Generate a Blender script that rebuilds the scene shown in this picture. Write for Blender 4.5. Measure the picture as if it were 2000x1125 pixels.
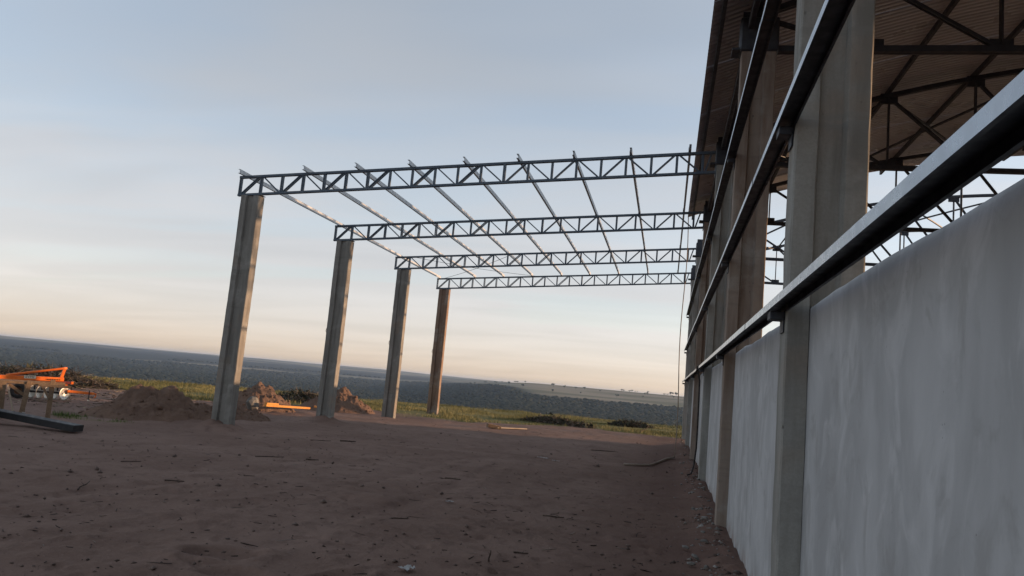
import bpy, bmesh, math, random
import numpy as np
from mathutils import Vector, Matrix

for o in list(bpy.data.objects):
    bpy.data.objects.remove(o)
scene = bpy.context.scene
C = scene.collection
R = math.radians

# ------------------------------------------------------------------ camera
cam_data = bpy.data.cameras.new('camera')
cam = bpy.data.objects.new('camera', cam_data)
C.objects.link(cam)
cam_data.sensor_width = 36.0
cam_data.lens = 26.91
cam_data.clip_start = 0.05
cam_data.clip_end = 40000
CAM = Vector((0, 0, 1.5376))
yaw, pitch, roll = 0.2080, 0.1225, 0.0905
fwd = Vector((-math.sin(yaw) * math.cos(pitch), math.cos(yaw) * math.cos(pitch), math.sin(pitch)))
rgt = Vector((math.cos(yaw), math.sin(yaw), 0))
upv = rgt.cross(fwd)
r2 = math.cos(roll) * rgt + math.sin(roll) * upv
u2 = -math.sin(roll) * rgt + math.cos(roll) * upv
mw = Matrix((r2, u2, -fwd)).transposed().to_4x4()
mw.translation = CAM
cam.matrix_world = mw
scene.camera = cam

# ------------------------------------------------------------------ light
SUN_AZ, SUN_EL = R(68), R(6.5)      # azimuth from +Y towards +X
world = bpy.data.worlds.new('World')
scene.world = world
world.use_nodes = True
wn, wl = world.node_tree.nodes, world.node_tree.links
wn.clear()
w_out = wn.new('ShaderNodeOutputWorld')
w_bg = wn.new('ShaderNodeBackground')
w_bg.inputs['Strength'].default_value = 0.10
sky = wn.new('ShaderNodeTexSky')
sky.sky_type = 'NISHITA'
sky.sun_disc = False
sky.sun_elevation = SUN_EL
sky.sun_rotation = SUN_AZ
sky.air_density = 1.0
sky.dust_density = 0.4
sky.ozone_density = 2.5
# thin streaky cloud veil, laid on a flat layer high above the place
tc = wn.new('ShaderNodeTexCoord')
sep = wn.new('ShaderNodeSeparateXYZ')
wl.new(tc.outputs['Generated'], sep.inputs[0])
def wmath(op, a, b=None, clamp=False):
    n = wn.new('ShaderNodeMath'); n.operation = op; n.use_clamp = clamp
    for i, v in enumerate((a, b)):
        if v is None: continue
        if isinstance(v, (int, float)): n.inputs[i].default_value = v
        else: wl.new(v, n.inputs[i])
    return n.outputs[0]
zz = wmath('ADD', wmath('MAXIMUM', sep.outputs[2], 0.0), 0.10)
cx = wmath('DIVIDE', sep.outputs[0], zz)
cy = wmath('DIVIDE', sep.outputs[1], zz)
comb = wn.new('ShaderNodeCombineXYZ')
wl.new(wmath('MULTIPLY', cx, 0.34), comb.inputs[0])
wl.new(wmath('MULTIPLY', cy, 0.95), comb.inputs[1])
cn = wn.new('ShaderNodeTexNoise')
cn.inputs['Scale'].default_value = 1.15
cn.inputs['Detail'].default_value = 5
cn.inputs['Roughness'].default_value = 0.5
cn.inputs['Distortion'].default_value = 0.4
wl.new(comb.outputs[0], cn.inputs['Vector'])
cr = wn.new('ShaderNodeMapRange')
cr.interpolation_type = 'SMOOTHSTEP'
cr.inputs['From Min'].default_value = 0.30
cr.inputs['From Max'].default_value = 0.74
cr.inputs['To Min'].default_value = 0.50
cr.inputs['To Max'].default_value = 0.82
wl.new(cn.outputs[0], cr.inputs[0])
bw = wn.new('ShaderNodeRGBToBW')
wl.new(sky.outputs[0], bw.inputs[0])
ccol = wn.new('ShaderNodeMix'); ccol.data_type = 'RGBA'; ccol.blend_type = 'MULTIPLY'
ccol.inputs[0].default_value = 1.0
wl.new(wmath('MULTIPLY', wmath('POWER', wmath('DIVIDE', bw.outputs[0], 1.7), 0.48), 1.78), ccol.inputs[6])
# low in the sky the veil is reddened by the long path of evening light
low = wmath('DIVIDE', 0.06, wmath('ADD', wmath('MAXIMUM', sep.outputs[2], 0.0), 0.06))
vt = wn.new('ShaderNodeMix'); vt.data_type = 'RGBA'
wl.new(low, vt.inputs[0])
vt.inputs[6].default_value = (0.90, 0.985, 1.09, 1)
vt.inputs[7].default_value = (1.05, 0.80, 0.59, 1)
# long soft streaks, some greyer, some brighter
comb2 = wn.new('ShaderNodeCombineXYZ')
wl.new(wmath('MULTIPLY', cx, 0.30), comb2.inputs[0]); wl.new(wmath('MULTIPLY', cy, 0.8), comb2.inputs[1]); comb2.inputs[2].default_value = 3.7
cn2 = wn.new('ShaderNodeTexNoise'); cn2.inputs['Scale'].default_value = 1.5; cn2.inputs['Detail'].default_value = 2.5; cn2.inputs['Roughness'].default_value = 0.55; cn2.inputs['Distortion'].default_value = 0.7
wl.new(comb2.outputs[0], cn2.inputs['Vector'])
cr2 = wn.new('ShaderNodeMapRange'); cr2.interpolation_type = 'SMOOTHSTEP'
for i_, v_ in enumerate((0.32, 0.70, 0.94, 1.05)): cr2.inputs[1 + i_].default_value = v_
wl.new(cn2.outputs[0], cr2.inputs[0])
vb = wn.new('ShaderNodeVectorMath'); vb.operation = 'SCALE'
wl.new(vt.outputs[2], vb.inputs[0]); wl.new(cr2.outputs[0], vb.inputs['Scale'])
wl.new(vb.outputs[0], ccol.inputs[7])
cm = wn.new('ShaderNodeMix'); cm.data_type = 'RGBA'
# the veil is seen more edge-on, hence denser, towards the horizon
thick = wmath('DIVIDE', 0.055, wmath('ADD', wmath('MAXIMUM', sep.outputs[2], 0.0), 0.085))
wl.new(wmath('MINIMUM', wmath('ADD', cr.outputs[0], thick), 0.92), cm.inputs[0])
wl.new(sky.outputs[0], cm.inputs[6])
wl.new(ccol.outputs[2], cm.inputs[7])
wl.new(cm.outputs[2], w_bg.inputs['Color'])
wl.new(w_bg.outputs[0], w_out.inputs['Surface'])

sun_d = bpy.data.lights.new('sun', 'SUN')
sun_d.energy = 1.7
sun_d.angle = R(0.6)
sun_d.color = (1.0, 0.62, 0.36)
sun = bpy.data.objects.new('sun', sun_d)
C.objects.link(sun)
sdir = Vector((math.sin(SUN_AZ) * math.cos(SUN_EL), math.cos(SUN_AZ) * math.cos(SUN_EL), math.sin(SUN_EL)))
sun.rotation_euler = sdir.to_track_quat('Z', 'Y').to_euler()
sun.location = (40, 40, 30)

vs = scene.view_settings
vs.view_transform = 'Standard'
vs.look = 'None'
vs.gamma = 1
vs.exposure = 1.95
vs.use_curve_mapping = False
scene.render.engine = 'CYCLES'

# ------------------------------------------------------------------ helpers
rng = np.random.default_rng(7)
random.seed(7)

def _hash(ix, iy, seed):
    n = (ix.astype(np.int64) * 374761393 + iy.astype(np.int64) * 668265263 + seed * 1442695041) & 0xffffffff
    n = ((n ^ (n >> 13)) * 1274126177) & 0xffffffff
    n = n ^ (n >> 16)
    return (n & 0xffff).astype(np.float64) / 65535.0
def vnoise(x, y, seed=0):
    x = np.asarray(x, float); y = np.asarray(y, float)
    ix = np.floor(x); iy = np.floor(y)
    fx = x - ix; fy = y - iy
    fx = fx * fx * (3 - 2 * fx); fy = fy * fy * (3 - 2 * fy)
    a = _hash(ix, iy, seed); b = _hash(ix + 1, iy, seed); c = _hash(ix, iy + 1, seed); d = _hash(ix + 1, iy + 1, seed)
    return (a * (1 - fx) + b * fx) * (1 - fy) + (c * (1 - fx) + d * fx) * fy
def fbm(x, y, oct=4, seed=0, gain=0.5):
    s = 0; a = 1; t = 0
    for i in range(oct):
        s = s + a * (vnoise(x * 2 ** i + 17.3 * i, y * 2 ** i - 9.1 * i, seed + i) - 0.5); t += a; a *= gain
    return s / t * 2
def sstep(a, b, x):
    t = np.clip((np.asarray(x, float) - a) / (b - a), 0, 1)
    return t * t * (3 - 2 * t)

def np_mesh(name, verts, faces, mat=None, smooth=False):
    """verts (n,3); faces (m,k) array with constant k"""
    me = bpy.data.meshes.new(name)
    verts = np.ascontiguousarray(verts, dtype=np.float32); faces = np.ascontiguousarray(faces, dtype=np.int32)
    m, k = faces.shape
    me.vertices.add(len(verts)); me.vertices.foreach_set('co', verts.ravel())
    me.loops.add(m * k); me.loops.foreach_set('vertex_index', faces.ravel())
    me.polygons.add(m); me.polygons.foreach_set('loop_start', np.arange(0, m * k, k, dtype=np.int32))
    if smooth: me.polygons.foreach_set('use_smooth', np.ones(m, dtype=bool))
    me.update(calc_edges=True)
    if mat: me.materials.append(mat)
    return me

class MB:
    """collects shapes into one mesh"""
    def __init__(s): s.v = []; s.f = []
    def add(s, vs, fs):
        b = len(s.v); s.v += [tuple(v) for v in vs]; s.f += [tuple(i + b for i in f) for f in fs]; return s
    def box(s, c, size, rot=None):
        hx, hy, hz = size[0] / 2, size[1] / 2, size[2] / 2
        ch = min(hx, hy, hz) * 0.12
        bm = bmesh.new(); bmesh.ops.create_cube(bm, size=1.0)
        bmesh.ops.scale(bm, vec=size, verts=bm.verts)
        bmesh.ops.bevel(bm, geom=list(bm.edges), offset=ch, segments=1, affect='EDGES')
        m = Matrix.Translation(c) @ (rot.to_4x4() if rot else Matrix.Identity(4))
        bm.verts.index_update()
        s.add([m @ v.co for v in bm.verts], [[v.index for v in f.verts] for f in bm.faces]); bm.free(); return s
    def bar(s, a, b, w, h, up=(0, 0, 1), bev=0.1):
        """bar of section w (side) x h (along up) from a to b, chamfered"""
        a = Vector(a); b = Vector(b); d = (b - a).normalized(); up = Vector(up)
        if abs(d.dot(up)) > 0.98: up = Vector((0, 1, 0))
        sd = d.cross(up).normalized(); u = sd.cross(d).normalized()
        c = min(w, h) * bev
        pr = [(-w/2+c,-h/2),(w/2-c,-h/2),(w/2,-h/2+c),(w/2,h/2-c),(w/2-c,h/2),(-w/2+c,h/2),(-w/2,h/2-c),(-w/2,-h/2+c)]
        vs = [a + sd*x + u*y for x, y in pr] + [b + sd*x + u*y for x, y in pr]
        fs = [[i, (i+1) % 8, 8 + (i+1) % 8, 8 + i] for i in range(8)] + [list(range(7, -1, -1)), list(range(8, 16))]
        return s.add(vs, fs)
    def profile(s, a, b, pts, up=(0, 0, 1)):
        """extrude a closed profile (side, up) from a to b"""
        a = Vector(a); b = Vector(b); d = (b - a).normalized(); up = Vector(up)
        sd = d.cross(up).normalized(); u = sd.cross(d).normalized(); n = len(pts)
        vs = [a + sd*x + u*y for x, y in pts] + [b + sd*x + u*y for x, y in pts]
        fs = [[i, (i+1) % n, n + (i+1) % n, n + i] for i in range(n)] + [list(range(n-1, -1, -1)), list(range(n, 2*n))]
        return s.add(vs, fs)
    def tube(s, pts, r, n=8, taper=None):
        pts = [Vector(p) for p in pts]; vs = []; fs = []
        prev = None
        for i, p in enumerate(pts):
            d = (pts[min(i+1, len(pts)-1)] - pts[max(i-1, 0)]).normalized()
            ref = Vector((0, 0, 1)) if abs(d.z) < 0.9 else Vector((0, 1, 0))
            if prev is not None: ref = prev
            sd = d.cross(ref).normalized(); u = sd.cross(d).normalized(); prev = u
            rr = r if taper is None else r * (1 + (taper - 1) * i / (len(pts) - 1))
            for k in range(n):
                t = 2 * math.pi * k / n
                vs.append(p + sd * math.cos(t) * rr + u * math.sin(t) * rr)
        for i in range(len(pts) - 1):
            for k in range(n):
                fs.append([i*n + k, i*n + (k+1) % n, (i+1)*n + (k+1) % n, (i+1)*n + k])
        fs.append(list(range(n-1, -1, -1))); fs.append([(len(pts)-1)*n + k for k in range(n)])
        return s.add(vs, fs)
    def lathe(s, prof, c, axis, n=24):
        """revolve (radius, along-axis) profile about axis through c"""
        axis = Vector(axis).normalized(); ref = Vector((0, 0, 1)) if abs(axis.z) < 0.9 else Vector((1, 0, 0))
        e1 = axis.cross(ref).normalized(); e2 = axis.cross(e1); c = Vector(c); m = len(prof); vs = []; fs = []
        for k in range(n):
            t = 2 * math.pi * k / n
            for r, h in prof: vs.append(c + axis * h + (e1 * math.cos(t) + e2 * math.sin(t)) * r)
        for k in range(n):
            for j in range(m - 1):
                fs.append([k*m + j, ((k+1) % n)*m + j, ((k+1) % n)*m + j + 1, k*m + j + 1])
        return s.add(vs, fs)
    def mesh(s, name, mat, smooth=False):
        me = bpy.data.meshes.new(name); me.from_pydata(s.v, [], s.f); me.update()
        if smooth: me.polygons.foreach_set('use_smooth', [True] * len(me.polygons))
        if mat: me.materials.append(mat)
        bm = bmesh.new(); bm.from_mesh(me); bmesh.ops.recalc_face_normals(bm, faces=bm.faces); bm.to_mesh(me); bm.free()
        return me
    def build(s, name, mat, parent=None, smooth=False):
        return obj(name, s.mesh(name, mat, smooth), parent)

def obj(name, me, parent=None, loc=None):
    o = bpy.data.objects.new(name, me); C.objects.link(o)
    if parent is not None: o.parent = parent
    if loc is not None: o.location = loc
    return o
def tag(o, label=None, cat=None, group=None, kind=None):
    if label: o['label'] = label
    if cat: o['category'] = cat
    if group: o['group'] = group
    if kind: o['kind'] = kind
    return o
def thing(name, label, cat, loc=(0, 0, 0), group=None):
    o = bpy.data.objects.new(name, None); C.objects.link(o); o.location = loc
    o.empty_display_size = 0.2
    return tag(o, label, cat, group)

# ------------------------------------------------------------------ materials
class NT:
    def __init__(s, name):
        s.m = bpy.data.materials.new(name); s.m.use_nodes = True
        s.n = s.m.node_tree.nodes; s.l = s.m.node_tree.links
        s.b = s.n['Principled BSDF']
    def node(s, t, **kw):
        n = s.n.new(t)
        for k, v in kw.items(): setattr(n, k, v)
        return n
    def put(s, sock, v):
        if isinstance(v, bpy.types.NodeSocket): s.l.new(v, sock)
        else: sock.default_value = v
    def coord(s, kind='Object'): return s.node('ShaderNodeTexCoord').outputs[kind]
    def pos(s): return s.node('ShaderNodeNewGeometry').outputs['Position']
    def mapping(s, v, scale=(1, 1, 1), loc=(0, 0, 0)):
        n = s.node('ShaderNodeMapping'); s.l.new(v, n.inputs[0]); n.inputs['Scale'].default_value = scale; n.inputs['Location'].default_value = loc
        return n.outputs[0]
    def noise(s, v, scale, detail=4, rough=0.55, dist=0.0):
        n = s.node('ShaderNodeTexNoise'); s.l.new(v, n.inputs['Vector'])
        n.inputs['Scale'].default_value = scale; n.inputs['Detail'].default_value = detail
        n.inputs['Roughness'].default_value = rough; n.inputs['Distortion'].default_value = dist
        return n.outputs[0]
    def vor(s, v, scale, feat='F1'):
        n = s.node('ShaderNodeTexVoronoi', feature=feat); s.l.new(v, n.inputs['Vector']); n.inputs['Scale'].default_value = scale
        return n.outputs['Distance']
    def ramp(s, v, a, b, lo=0.0, hi=1.0):
        n = s.node('ShaderNodeMapRange', interpolation_type='SMOOTHSTEP'); s.l.new(v, n.inputs[0])
        n.inputs[1].default_value = a; n.inputs[2].default_value = b; n.inputs[3].default_value = lo; n.inputs[4].default_value = hi
        return n.outputs[0]
    def mix(s, f, a, b, mode='MIX'):
        n = s.node('ShaderNodeMix', data_type='RGBA', blend_type=mode)
        s.put(n.inputs[0], f); s.put(n.inputs[6], a if not isinstance(a, tuple) else (*a, 1)); s.put(n.inputs[7], b if not isinstance(b, tuple) else (*b, 1))
        return n.outputs[2]
    def math(s, op, a, b=0.0):
        n = s.node('ShaderNodeMath', operation=op); s.put(n.inputs[0], a); s.put(n.inputs[1], b); return n.outputs[0]
    def bump(s, h, strength=0.3, dist=0.01, prev=None):
        n = s.node('ShaderNodeBump'); s.l.new(h, n.inputs['Height']); n.inputs['Strength'].default_value = strength; n.inputs['Distance'].default_value = dist
        if prev is not None: s.l.new(prev, n.inputs['Normal'])
        s.l.new(n.outputs[0], s.b.inputs['Normal']); return n.outputs[0]
    def set(s, color=None, rough=None, metal=None, spec=None):
        if color is not None: s.put(s.b.inputs['Base Color'], color if not isinstance(color, tuple) else (*color, 1))
        if rough is not None: s.put(s.b.inputs['Roughness'], rough)
        if metal is not None: s.put(s.b.inputs['Metallic'], metal)
        if spec is not None: s.put(s.b.inputs['Specular IOR Level'], spec)
        return s.m

def mat_concrete(name, base=(0.305, 0.30, 0.275), stain=(0.19, 0.182, 0.162)):
    t = NT(name); p = t.pos()
    streak = t.noise(t.mapping(p, (5, 5, 0.5)), 1.6, 5, 0.6)
    blot = t.noise(p, 2.2, 6, 0.62, 0.3)
    fine = t.noise(p, 60, 4, 0.7)
    c = t.mix(t.ramp(streak, 0.38, 0.70), base, stain)
    c = t.mix(t.ramp(blot, 0.5, 0.72, 0, 0.55), c, (0.37, 0.365, 0.335))
    c = t.mix(t.ramp(t.noise(p, 1.3, 3), 0.56, 0.68, 0, 0.35), c, (0.27, 0.19, 0.13))
    c = t.mix(t.ramp(fine, 0.35, 0.7, 0, 0.35), c, (0.20, 0.19, 0.17))
    lift = t.noise(t.mapping(p, (0.5, 0.5, 7)), 1.4, 4, 0.65)
    c = t.mix(t.ramp(lift, 0.54, 0.70, 0, 0.5), c, tuple(x * 0.72 for x in base))
    pits = t.ramp(t.vor(t.mapping(p, (1, 1, 0.6)), 10), 0.03, 0.11)
    sel = t.ramp(t.noise(p, 3.5, 2), 0.47, 0.54)
    pitmask = t.math('MULTIPLY', t.math('SUBTRACT', 1.0, pits), sel)
    c = t.mix(t.math('MULTIPLY', pitmask, 0.75), c, (0.07, 0.062, 0.055))
    t.set(c, 0.9, 0, 0.25)
    b1 = t.bump(t.noise(p, 26, 5, 0.65), 0.35, 0.006)
    t.bump(t.math('SUBTRACT', 1.0, pitmask), 0.6, 0.01, b1)
    return t.m
M = {}
M['concrete'] = mat_concrete('concrete')
M['canopy_concrete'] = mat_concrete('canopy_concrete', (0.235, 0.222, 0.20), (0.15, 0.14, 0.125))
M['warm_concrete'] = mat_concrete('brownish_concrete', (0.27, 0.215, 0.175), (0.17, 0.115, 0.085))  # browner base and streak tones for two columns
M['rusty_concrete'] = mat_concrete('red_stained_concrete', (0.255, 0.165, 0.115), (0.16, 0.095, 0.065))

def mat_plaster():
    t = NT('plaster'); p = t.pos()
    big = t.noise(t.mapping(p, (1, 1.2, 0.55)), 1.3, 4, 0.55, 0.4)
    trowel = t.noise(t.mapping(p, (1, 1.1, 0.7)), 3.0, 6, 0.6, 1.4)
    c = t.mix(t.ramp(big, 0.35, 0.68), (0.355, 0.357, 0.357), (0.475, 0.479, 0.481))
    c = t.mix(t.ramp(trowel, 0.48, 0.70, 0, 0.6), c, (0.55, 0.553, 0.555))
    c = t.mix(t.ramp(t.noise(t.mapping(p, (1, 1.6, 1.3)), 2.1, 5, 0.62, 0.8), 0.52, 0.66, 0, 0.5), c, (0.29, 0.285, 0.275))
    c = t.mix(t.ramp(t.noise(t.mapping(p, (3, 3, 1.3)), 1.3, 5), 0.52, 0.75, 0, 0.45), c, (0.31, 0.31, 0.308))
    scr = t.ramp(t.noise(t.mapping(p, (18, 14, 2.2)), 2.2, 6, 0.7, 1.5), 0.69, 0.76)
    c = t.mix(t.math('MULTIPLY', scr, 0.5), c, (0.22, 0.21, 0.20))
    # splashed earth near the ground
    sepz = t.node('ShaderNodeSeparateXYZ'); t.l.new(p, sepz.inputs[0])
    splash = t.math('MULTIPLY', t.ramp(sepz.outputs[2], 0.0, 0.28, 0.7, 0.0), t.ramp(t.noise(p, 7, 4), 0.4, 0.65))
    c = t.mix(splash, c, (0.24, 0.16, 0.12))
    pore = t.math('MULTIPLY', t.ramp(t.vor(p, 16), 0.03, 0.07, 1, 0), t.ramp(t.noise(p, 3.3, 2), 0.52, 0.6))
    c = t.mix(t.math('MULTIPLY', pore, 0.6), c, (0.13, 0.125, 0.12))
    t.set(c, 0.85, 0, 0.3)
    b = t.bump(trowel, 0.35, 0.014)
    t.bump(t.noise(p, 70, 4, 0.7), 0.25, 0.003, b)
    return t.m
M['plaster'] = mat_plaster()

def mat_steel(name, col, col2, rough=0.5, metal=0.0, sc=5.0):
    t = NT(name); p = t.pos()
    n = t.noise(p, sc, 5, 0.6)
    c = t.mix(t.ramp(n, 0.38, 0.68), col, col2)
    c = t.mix(t.ramp(t.noise(p, 38, 4, 0.7), 0.62, 0.74, 0, 0.5), c, tuple(x * 0.55 for x in col))
    t.set(c, t.ramp(t.noise(p, 14, 3), 0.3, 0.7, rough * 0.85, rough * 1.25), metal, 0.4)
    t.bump(t.noise(p, 9, 3), 0.05, 0.002)
    return t.m
M['primer'] = mat_steel('blue_grey_primer', (0.066, 0.090, 0.120), (0.095, 0.118, 0.142), 0.5, 0.1)
M['girt_shade'] = mat_steel('painted_girt_shade', (0.014, 0.017, 0.026), (0.020, 0.024, 0.034), 0.5, 0.0, 3)  # near-black colour standing for the shade under the girts
M['dark_primer'] = mat_steel('dark_primer', (0.030, 0.034, 0.045), (0.050, 0.052, 0.060), 0.55, 0.1)
M['galv'] = mat_steel('galvanised_steel', (0.40, 0.42, 0.44), (0.46, 0.48, 0.49), 0.5, 0.3, 2)
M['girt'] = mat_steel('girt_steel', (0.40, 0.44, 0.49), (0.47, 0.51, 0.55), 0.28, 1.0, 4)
def mat_sheet():
    t = NT('roofing_sheet'); p = t.pos()
    c = t.mix(t.ramp(t.noise(t.mapping(p, (0.25, 1.6, 1)), 1.1, 3), 0.35, 0.66), (0.37, 0.365, 0.385), (0.45, 0.445, 0.465))
    t.set(c, t.ramp(t.noise(p, 2.0, 3), 0.3, 0.7, 0.25, 0.38), 0.15, 0.5)
    return t.m
M['sheet'] = mat_sheet()
M['orange'] = mat_steel('orange_paint', (0.75, 0.145, 0.018), (0.82, 0.20, 0.03), 0.42, 0.0, 8)
M['maroon'] = mat_steel('dark_red_and_shaded_orange', (0.13, 0.02, 0.018), (0.19, 0.035, 0.03), 0.5, 0.0, 8)
M['black_metal'] = mat_steel('black_painted_metal', (0.012, 0.013, 0.015), (0.022, 0.022, 0.024), 0.5, 0.0, 6)
M['disc_steel'] = mat_steel('polished_disc_steel', (0.62, 0.60, 0.55), (0.75, 0.72, 0.66), 0.38, 0.55, 9)
M['rubber'] = mat_steel('rubber', (0.022, 0.020, 0.019), (0.055, 0.045, 0.04), 0.85, 0.0, 12)
M['rust'] = mat_steel('rust', (0.10, 0.05, 0.03), (0.16, 0.08, 0.045), 0.85, 0.0, 14)
M['white_plate'] = mat_steel('cream_plate', (0.72, 0.66, 0.50), (0.78, 0.73, 0.60), 0.6, 0.0, 14)
M['white_plastic'] = mat_steel('white_plastic', (0.34, 0.33, 0.315), (0.46, 0.45, 0.435), 0.6, 0.0, 14)

def mat_wood(name, a, b, sc=1.0):
    t = NT(name); p = t.coord('Object')
    g = t.noise(t.mapping(p, (14 * sc, 14 * sc, 14 * sc)), 2.0, 6, 0.65, 0.8)
    c = t.mix(t.ramp(g, 0.35, 0.68), a, b)
    c = t.mix(t.ramp(t.noise(p, 3, 3), 0.5, 0.7, 0, 0.45), c, tuple(x * 0.6 for x in a))
    t.set(c, 0.85, 0, 0.2); t.bump(g, 0.35, 0.004)
    return t.m
M['old_wood'] = mat_wood('old_wood', (0.19, 0.125, 0.08), (0.26, 0.18, 0.115))
M['fresh_wood'] = mat_wood('fresh_timber', (0.64, 0.27, 0.07), (0.72, 0.36, 0.11))
M['grey_wood'] = mat_wood('grey_board', (0.34, 0.27, 0.20), (0.44, 0.36, 0.28))
M['bark'] = mat_wood('bark', (0.055, 0.038, 0.03), (0.10, 0.072, 0.055))
M['pale_bark'] = mat_wood('pale_twig', (0.24, 0.19, 0.15), (0.33, 0.27, 0.22))

def mat_attr(name, rough=0.8, trans=0.0):
    t = NT(name)
    a = t.node('ShaderNodeVertexColor', layer_name='tint')
    t.set(a.outputs[0], rough, 0, 0.2)
    return t.m
M['blade'] = mat_attr('grass_blade', 0.7)
M['twig_mix'] = mat_attr('twig_mix', 0.9)
M['crown'] = mat_attr('leaf_crown', 0.9)

def mat_dirt(name, a, b, c3):
    t = NT(name); p = t.pos()
    n1 = t.noise(p, 2.2, 6, 0.65); n2 = t.noise(p, 16, 5, 0.7); n3 = t.noise(p, 90, 4, 0.7)
    c = t.mix(t.ramp(n1, 0.35, 0.68), a, b)
    c = t.mix(t.ramp(n2, 0.45, 0.72, 0, 0.6), c, c3)
    c = t.mix(t.ramp(n3, 0.55, 0.75, 0, 0.4), c, tuple(x * 0.5 for x in a))
    t.set(c, 0.95, 0, 0.1)
    b1 = t.bump(n2, 0.7, 0.05); t.bump(n3, 0.5, 0.012, b1)
    return t.m
M['mound'] = mat_dirt('red_earth', (0.155, 0.098, 0.072), (0.20, 0.128, 0.092), (0.125, 0.078, 0.058))
M['dark_concrete'] = mat_concrete('darkened_concrete', (0.17, 0.16, 0.145), (0.10, 0.095, 0.085))  # darkened copy of the concrete; on the lump it stands for shade

def mat_ground():
    t = NT('ground_cover'); p = t.pos()
    a = t.node('ShaderNodeVertexColor', layer_name='cover')
    s = t.node('ShaderNodeSeparateColor'); t.l.new(a.outputs[0], s.inputs[0])
    grass, forest, past = s.outputs[0], s.outputs[1], s.outputs[2]
    n1 = t.noise(p, 0.55, 5, 0.6, 0.3); n2 = t.noise(p, 3.5, 6, 0.68); n3 = t.noise(p, 22, 5, 0.7); n4 = t.noise(p, 110, 3, 0.7)
    c = t.mix(t.ramp(n1, 0.35, 0.66), (0.182, 0.116, 0.090), (0.232, 0.154, 0.122))
    c = t.mix(t.ramp(n2, 0.48, 0.70, 0, 0.7), c, (0.130, 0.083, 0.066))
    c = t.mix(t.ramp(n3, 0.50, 0.72, 0, 0.55), c, (0.255, 0.176, 0.142))
    c = t.mix(t.ramp(n4, 0.60, 0.74, 0, 0.7), c, (0.075, 0.056, 0.048))
    sp = t.math('MULTIPLY', t.ramp(t.vor(p, 9.0), 0.03, 0.10, 1, 0), t.ramp(t.noise(p, 1.7, 3), 0.5, 0.62))
    c = t.mix(t.math('MULTIPLY', sp, 0.7), c, (0.06, 0.045, 0.04))
    # reddish damp earth beside the wall
    sx = t.node('ShaderNodeSeparateXYZ'); t.l.new(p, sx.inputs[0])
    band = t.math('MULTIPLY', t.ramp(sx.outputs[0], -1.3, 0.2), t.ramp(sx.outputs[0], 30, 32, 1, 0))
    band = t.math('MULTIPLY', band, t.ramp(n1, 0.3, 0.6, 0.3, 0.9))
    c = t.mix(band, c, (0.130, 0.078, 0.062))
    g = t.mix(t.ramp(n2, 0.4, 0.65), (0.14, 0.13, 0.05), (0.20, 0.175, 0.08))
    c = t.mix(grass, c, g)
    f1 = t.noise(p, 0.012, 5, 0.65); f2 = t.noise(p, 0.06, 4, 0.6)
    f = t.mix(t.ramp(f1, 0.38, 0.64), (0.015, 0.021, 0.015), (0.024, 0.031, 0.020))
    f = t.mix(t.ramp(f2, 0.52, 0.7, 0, 0.55), f, (0.032, 0.036, 0.024))
    c = t.mix(forest, c, f)
    q1 = t.noise(t.mapping(p, (1, 2.6, 1)), 0.0022, 3, 0.5)
    q = t.mix(t.ramp(q1, 0.42, 0.58), (0.24, 0.205, 0.145), (0.13, 0.125, 0.075))
    c = t.mix(past, c, q)
    t.set(c, 0.96, 0, 0.08)
    b1 = t.bump(n2, 0.35, 0.05); b2 = t.bump(n3, 0.55, 0.02, b1); t.bump(n4, 0.5, 0.006, b2)
    return t.m
M['ground'] = mat_ground()

# ------------------------------------------------------------------ layout constants
S = 5.0                       # bay
YA = 4.789                    # front face of the first visible warehouse column
XW = 0.68                     # outer face of warehouse columns
CW, CD = 0.43, 0.24           # column section
COLY = [YA + S * i for i in range(-2, 6)]     # fronts; last one at 29.79
YEND = COLY[-1] + CD
XM = 11.0                     # ridge line
CANX = -9.32                  # outer face of canopy columns
CANY = [YA + 2 * S + S * i for i in range(4)]

MOUNDS = [(-11.25, 15.7), (-12.1, 21.6), (-11.25, 25.9)]

# ------------------------------------------------------------------ ground
def ground_base(x, y):
    """large terrain: level yard, a rim, a wooded valley and far plateaus"""
    r = np.hypot(x, y); az = np.degrees(np.arctan2(x, y))
    lr = [0, 41, 60, 120, 400, 1200, 2500, 3300, 4200, 6000, 7600, 9600]
    lz = [0, 0, -1.3, -7, -25, -46, -48, -36, -19, -3, 8, 8]
    rr = [0, 42, 60, 120, 400, 1000, 1300, 1600, 1900, 2300, 3200, 9600]
    rz = [0, 0, -1.2, -6, -22, -34, -27, -14, -2, 6.5, 4, 2]
    zl = np.interp(r, lr, lz); zr = np.interp(r, rr, rz)
    k = sstep(-22, -9, az) * (1 - sstep(60, 110, az))
    z = zl * (1 - k) + zr * k
    far = sstep(100, 800, r)
    z = z + far * fbm(x / 520, y / 520, 3, 11) * 3.0 * (1 - sstep(1500, 2500, r) * k * 0.8) * (1 - 0.6 * sstep(5000, 7500, r))
    z = z + (1 - k) * sstep(4300, 6200, r) * (fbm(az / 7.0 + 3.1, r / 2600, 3, 15) * 11 + 2)
    return z
def relief(x, y):
    r = np.hypot(x, y)
    near = 1 - sstep(36, 60, r)
    z = fbm(x / 3.2, y / 3.2, 3, 21) * 0.045 + fbm(x / 0.7, y / 0.7, 3, 31) * 0.022
    z = z + np.maximum(fbm(x / 0.22, y / 0.22, 2, 41) - 0.25, 0) * 0.03
    return z * near
def gz(x, y): return float(ground_base(np.array([x]), np.array([y]))[0] + relief(np.array([x]), np.array([y]))[0])

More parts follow.
